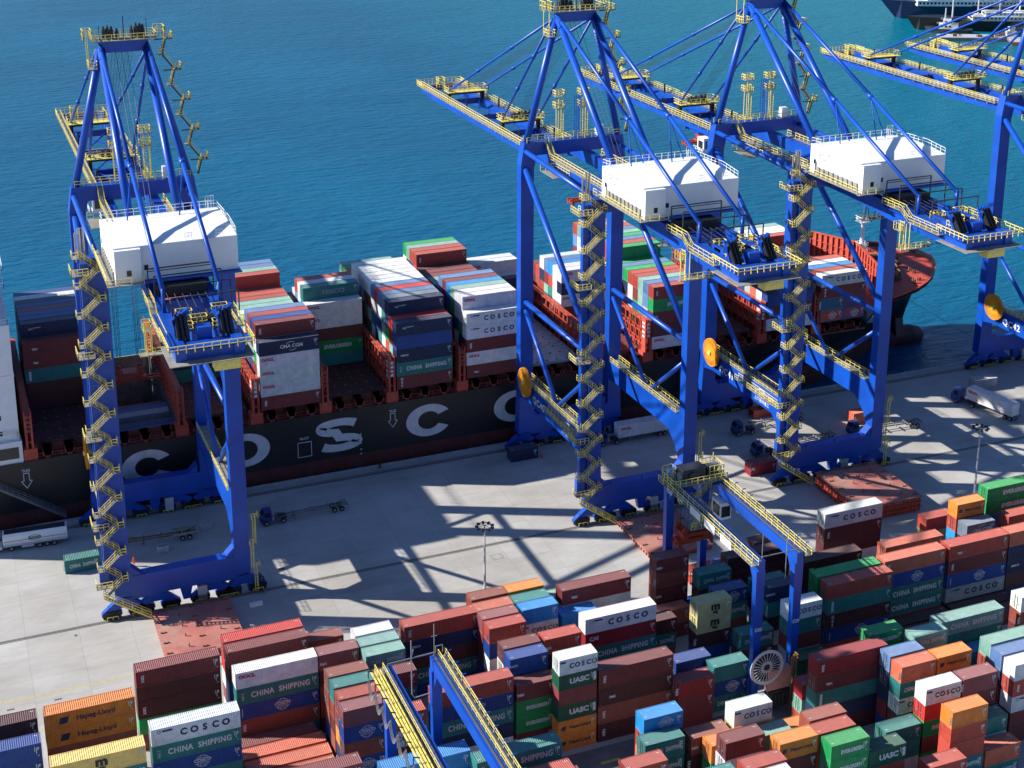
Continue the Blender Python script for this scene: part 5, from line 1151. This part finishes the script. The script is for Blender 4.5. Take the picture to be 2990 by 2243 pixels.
# ------------------------------------------------------------------ hatch cover stacks on the quay
def hatch_stack(x, y0, w, d, n, rz, label):
    t = thing('hatch_cover_stack', label, 'hatch covers', (x,y0,0), rz, 'red ship hatch covers stacked on the quay')
    for i in range(n):
        z = .15+i*1.05; top = i == n-1
        c = part('hatch_cover', MB().box(0,w,-d,0,z+.75,z+.97).box(.25,w-.25,-d+.25,-.2,z,z+.75), ['hatch_top'] if top else ['rail_red'], t)
        m = MB()
        for k in range(15):
            y = -d+.4+k*(d-.8)/14; m.prism([(0,z+.75),(.25,z+.75),(.25,z),(.12,z)], 'y', y, y+.16) if False else m.box(.02,.25,y,y+.18,z+.05,z+.75)
            if k < 15: xx = .4+k*(w-.8)/14; m.box(xx,xx+.16,-d+.02,-d+.25,z+.05,z+.75)
        part('rib', m, 'rail_red', c)
        if top:
            m = MB()
            for a in range(3):
                for b in range(5):
                    xx, yy = .8+a*(w-1.6)/2, -d+1.2+b*(d-2.4)/4
                    m.box(xx-.5,xx+.5,yy-.08,yy+.08,z+.97,z+1.09).tube((xx-.3,yy,z+1.0),(xx-.3,yy,z+1.25),.13,6).tube((xx+.25,yy,z+1.0),(xx+.25,yy,z+1.22),.12,6)
                    if a < 2: m.tube((xx+w/4,yy+1,z+.97),(xx+w/4,yy+1,z+1.5),.12,6)
            for b in range(16): m.box(1.2+b*.7,1.55+b*.7,-1.0,-.3,z+.97,z+1.15)
            part('lashing_socket', m, 'rusty', c)
    return t
hatch_stack(-80.4, -1.2, 13.2, 15.0, 1, 0, 'flat pinkish red hatch cover lying in front of the left crane')
hatch_stack(6.7, -1.8, 12.6, 15.0, 1, 0, 'red hatch cover beside second crane, partly under the yard gantry')
hatch_stack(50.6, -2.6, 13.8, 16.0, 3, R(-1), 'stack of three red hatch covers in front of the third crane')
t = thing('red_work_cage', 'open bright red steel cage under the yard gantry spreader', 'cage', (9.4,-26.0,0)); m = MB().box(0,5.6,0,2.4,.1,.4).box(0,5.6,0,2.4,2.3,2.5)
for k in range(7): m.box(k*.9,k*.9+.14,0,.12,.4,2.3).box(k*.9,k*.9+.14,2.28,2.4,.4,2.3)
part('cage_frame', m, 'rail_red', t)
# ------------------------------------------------------------------ light masts, gangway, small things
def light_mast(x, y, h, label):
    t = thing('light_mast', label, 'lamp post', (x,y,0), 0, 'tall ring topped light masts')
    part('pole', MB().tube((0,0,0),(0,0,h),.22,10,r2=.12), 'lamp_grey', t)
    m = MB()
    for k in range(20):
        a, b = 2*math.pi*k/20, 2*math.pi*(k+1)/20; m.beam((1.25*math.cos(a),1.25*math.sin(a),h),(1.25*math.cos(b),1.25*math.sin(b),h),.1)
    for k in range(6): a = math.pi*k/3; m.beam((0,0,h+.1),(1.25*math.cos(a),1.25*math.sin(a),h),.07)
    hd = part('lamp_ring', m, 'truck_dark', t)
    for k in range(9):
        a = 2*math.pi*k/9; o = part('floodlight', MB().box(-.28,.28,-.2,.2,-.3,.0), 'black', hd, loc=(1.4*math.cos(a),1.4*math.sin(a),h), rot=(0,0,a))
    return t
light_mast(-24.6,-13.8,12.3, 'ring topped light mast in the middle, standing above the orange-topped stacks')
light_mast(78.4,-16.9,14.4, 'ring topped light mast at right, behind the green and orange stacks')
t = thing('gangway', 'sloping grey gangway ladder against the black hull at left', 'gangway', (0,0,0))
a, b = Vector((-102.5,39.6,8.9)), Vector((-90.3,39.6,.5)); m = MB()
for s in (-.5,.5): o = Vector((0,s,0)); m.beam(a+o,b+o,.14,.4); m.rail([a+o,b+o],1.1,1.2,.09)
part('gangway_bridge', m, 'chassis_grey', t); part('tread', MB().beam(a,b,.8,.1), 'grating', t)
for i, x in enumerate((-100,-60,-28,4,33,62,92)):
    t = thing('bollard', 'black mooring bollard at the quay edge, %s from the left' % ORD[i], 'bollard', (x,37.4,0), 0, 'mooring bollards along the quay edge')
    part('post', MB().tube((0,0,.05),(0,0,.6),.28,10), 'iron', t); part('cap', MB().tube((0,-.35,.65),(0,.35,.65),.26,10), 'iron', t)
m = MB().tube((110,50,14.5),(131,37.5,.6),.05,5); tag(part('mooring_line', m, 'cable'), 'thin mooring line from the bow to the quay on the right', 'rope', 'mooring lines')
m = MB().tube((106,44,14),(96,37.6,.6),.05,5); tag(part('mooring_line', m, 'cable'), 'short mooring line from the bow down behind the third crane', 'rope', 'mooring lines')
tag(part('foam_slab', MB().prism([(0,0),(2.2,0),(2.3,.5),(.1,.5)], 'y', -.4, .4), 'white', loc=(-64.3,-4.2,0)), 'white slab lying in shade right of the left hatch cover', 'slab')
# ------------------------------------------------------------------ person in an orange suit
def person(loc, rz, label, top, legm, s=1.0):
    t = thing('person', label, 'person', loc, rz)
    vs = [(0,0,.95),(0,0,1.15),(0,0,1.38),(0,0,1.52),(0,.01,1.66),(0,0,1.76), (.11,0,.9),(.13,.02,.5),(.14,-.02,.08),(.15,.12,.04), (-.11,0,.9),(-.13,0,.5),(-.14,.02,.08),(-.15,.15,.04), (.2,0,1.42),(.27,.03,1.15),(.26,.14,.92),(.26,.18,.82), (-.2,0,1.42),(-.28,.02,1.15),(-.27,.1,.92),(-.27,.13,.82)]
    es = [(0,1),(1,2),(2,3),(3,4),(4,5),(0,6),(6,7),(7,8),(8,9),(0,10),(10,11),(11,12),(12,13),(2,14),(14,15),(15,16),(16,17),(2,18),(18,19),(19,20),(20,21)]
    rad = [.15,.15,.17,.07,.105,.085,.105,.08,.06,.05,.105,.08,.06,.05,.075,.06,.05,.045,.075,.06,.05,.045]
    me = bpy.data.meshes.new('body'); me.from_pydata(vs, es, []); o = link('body', me, t)
    md = o.modifiers.new('skin', 'SKIN'); o.modifiers.new('sub', 'SUBSURF').levels = 1
    for i, r in enumerate(rad): me.skin_vertices[0].data[i].radius = (r, r*.85, ) if False else (r, r)
    me.skin_vertices[0].data[0].use_root = True
    dg = bpy.context.evaluated_depsgraph_get(); dg.update(); m2 = bpy.data.meshes.new_from_object(o.evaluated_get(dg))
    o.modifiers.clear(); o.data = m2; m2.materials.clear()
    for k in (top, legm, 'skin'): m2.materials.append(MAT[k])
    for p in m2.polygons:
        z = p.center.z; x = abs(p.center.x)
        p.material_index = 2 if (z > 1.53 or (x > .2 and z < .9)) else (0 if z > .5 else 1)
    part('helmet', MB().tube((0,.01,1.70),(0,.01,1.80),.135,12,r2=.08), top, t); part('stripe', MB().tube((0,0,1.12),(0,0,1.17),.172,12), 'reel_white', t)
    f = MB().box(-.05,.05,.08,.115,1.60,1.63); part('face_detail', f, 'skin', t)
    return t
person((-80.77,16.68,0), R(20), 'worker in orange suit and helmet standing under the left crane', 'hivis', 'hivis')
person((4.9,29.3,0), R(90), 'worker in orange jacket beside the navy container in shade', 'hivis', 'jeans')
# ------------------------------------------------------------------ harbour at the top right
def vessel(label, loc, rz, L, B_, H_, decks, hullm, cat='ship'):
    t = thing('harbour_vessel', label, cat, loc, rz, 'vessels moored in the far harbour')
    st = [(0,.02),(L*.06,.45),(L*.16,.85),(L*.3,1),(L*.9,1),(L,.85)]
    m = MB(); n = len(st); rows = []
    for x, k in st:
        hb = B_/2*k; sh = H_*(1.25 if x < L*.2 else 1.0)
        rows.append([(x+(L*.05 if x == 0 else 0),-hb*.75,-.5),(x,-hb,sh),(x,hb,sh),(x+(L*.05 if x == 0 else 0),hb*.75,-.5)])
    m.add([p for r in rows for p in r], [(i*4+j,(i+1)*4+j,(i+1)*4+(j+1)%4,i*4+(j+1)%4) for i in range(n-1) for j in range(4)]+[(4*(n-1),4*(n-1)+1,4*(n-1)+2,4*(n-1)+3)])
    part('hull', m, hullm, t)
    z = H_
    for (a, b, h, wf) in decks:
        d = part('deckhouse', MB().box(L*a,L*b,-B_/2*wf,B_/2*wf,z,z+h), 'white', t)
        wn = MB(); 
        for k in range(int((L*(b-a)-2)/2.2)): wn.box(L*a+1+k*2.2,L*a+2.3+k*2.2,-B_/2*wf-.05,-B_/2*wf,z+h*.35,z+h*.75)
        wn.box(L*a-.05,L*a,-B_/2*wf*.8,B_/2*wf*.8,z+h*.4,z+h*.8); part('window', wn, 'window_dark', d)
        m = MB().rail([(L*a-1,-B_/2*wf,z+h),(L*b,-B_/2*wf,z+h)],1.1,3,.12); part('rail', m, 'white', d)
        z += h
    return t, z
def mast(t, pts, mat='lamp_grey'):
    for x, y, z0, z1 in pts: part('mast', MB().tube((x,y,z0),(x,y,z1),.55,8,r2=.3), mat, t)
ax = math.atan2(-21,24)
t, z = vessel('white passenger ferry with dark blue hull moored at the top right', (428,500,-3), R(-24), 190, 26, 8.5, [(.10,.95,3.2,.96),(.13,.93,3.0,.94),(.2,.9,3.0,.9),(.24,.6,3,.8)], 'ferry_blue')
t, z = vessel('sleek black hulled yacht with three pale masts, in front of the ferry', (416,459,-3), R(-26), 120, 15, 6.0, [(.3,.85,2.4,.8),(.36,.7,2.2,.7)], 'black', 'yacht'); mast(t, [(26,0,6,34),(40,0,6,30),(52,0,6,36)])
t, z = vessel('small white tug behind the outer crane boom tip', (420,447,-3), R(-40), 26, 8, 2.6, [(.3,.7,2.6,.7),(.38,.55,2.4,.6)], 'truck_dark', 'tug'); mast(t, [(11,0,7,14)])
for i, (x, y, rz, L, c, lab) in enumerate([(412,424,-26,60,'pier_grey','long grey barge with cluttered deck beyond the far crane booms'),(438,398,-30,70,'oxide','brown barge near right edge beyond the farthest boom'),(470,420,-28,40,'hull_red','red and white workboat moored behind the barges')]):
    t = thing('work_barge', lab, 'barge', (x,y,-3), R(rz), 'barges moored in the far harbour')
    part('hull', MB().prism([(0,1.2),(1.5,-.4),(L-1.5,-.4),(L,1.2),(L,1.9),(0,1.9)], 'y', -6, 6), c, t)
    part('deck', MB().box(.5,L-.5,-5.6,5.6,1.9,2.05), 'lamp_grey', t)
    m = MB()
    for k in range(16): xx = rnd.uniform(2,L-5); yy = rnd.uniform(-4.5,3); m.box(xx,xx+rnd.uniform(.8,3.5),yy,yy+rnd.uniform(.8,2),2.05,2.3+rnd.random()*1.6)
    part('deck_cargo', m, ['rusty','amber','white'][i], t)
    part('wheelhouse', MB().box(L*.6,L*.6+5,-2.5,2.5,2.05,5.2).box(L*.62,L*.62+3,-2,2,5.2,7.2), 'white', t)
t = thing('moored_launch', 'white motor launch with tall wheelhouse at right edge, in front of black yacht', 'boat', (462,446,-3), R(-30), 'vessels moored in the far harbour')
part('hull', MB().prism([(0,2.6),(4,-.4),(34,-.4),(36,2.4)], 'y', -4, 4), 'white', t); part('wheelhouse', MB().box(10,26,-3,3,2.5,6).box(14,22,-2.5,2.5,6,8.6), 'white', t); mast(t, [(18,0,8,17),(24,0,6,13)], 'white')
tag(part('pier', MB().box(0,160,-8,8,-5,1.2), 'pier_grey', loc=(520,520,-.5), rot=(0,0,R(-32))), kind='structure')
for i, (x, y, w_, h_, c, lab) in enumerate(((545,508,24,9,'brown','brown dockside shed on the far pier at top right corner'),(575,488,26,7,'pier_grey','grey dockside shed on the far pier at the right edge'))):
    t = thing('dock_shed', lab, 'building', (x,y,.7), R(-32), 'sheds on the far pier'); wl = part('wall', MB().box(0,w_,-5,5,0,h_), c, t)
    part('roof', MB().prism([(-5.4,h_),(0,h_+2),(5.4,h_)], 'x', -.4, w_+.4), 'pier_grey', t); dr = MB()
    for k in range(4): dr.box(2+k*5.5,5+k*5.5,-5.06,-5,0,4)
    part('door', dr, 'window_dark', t)
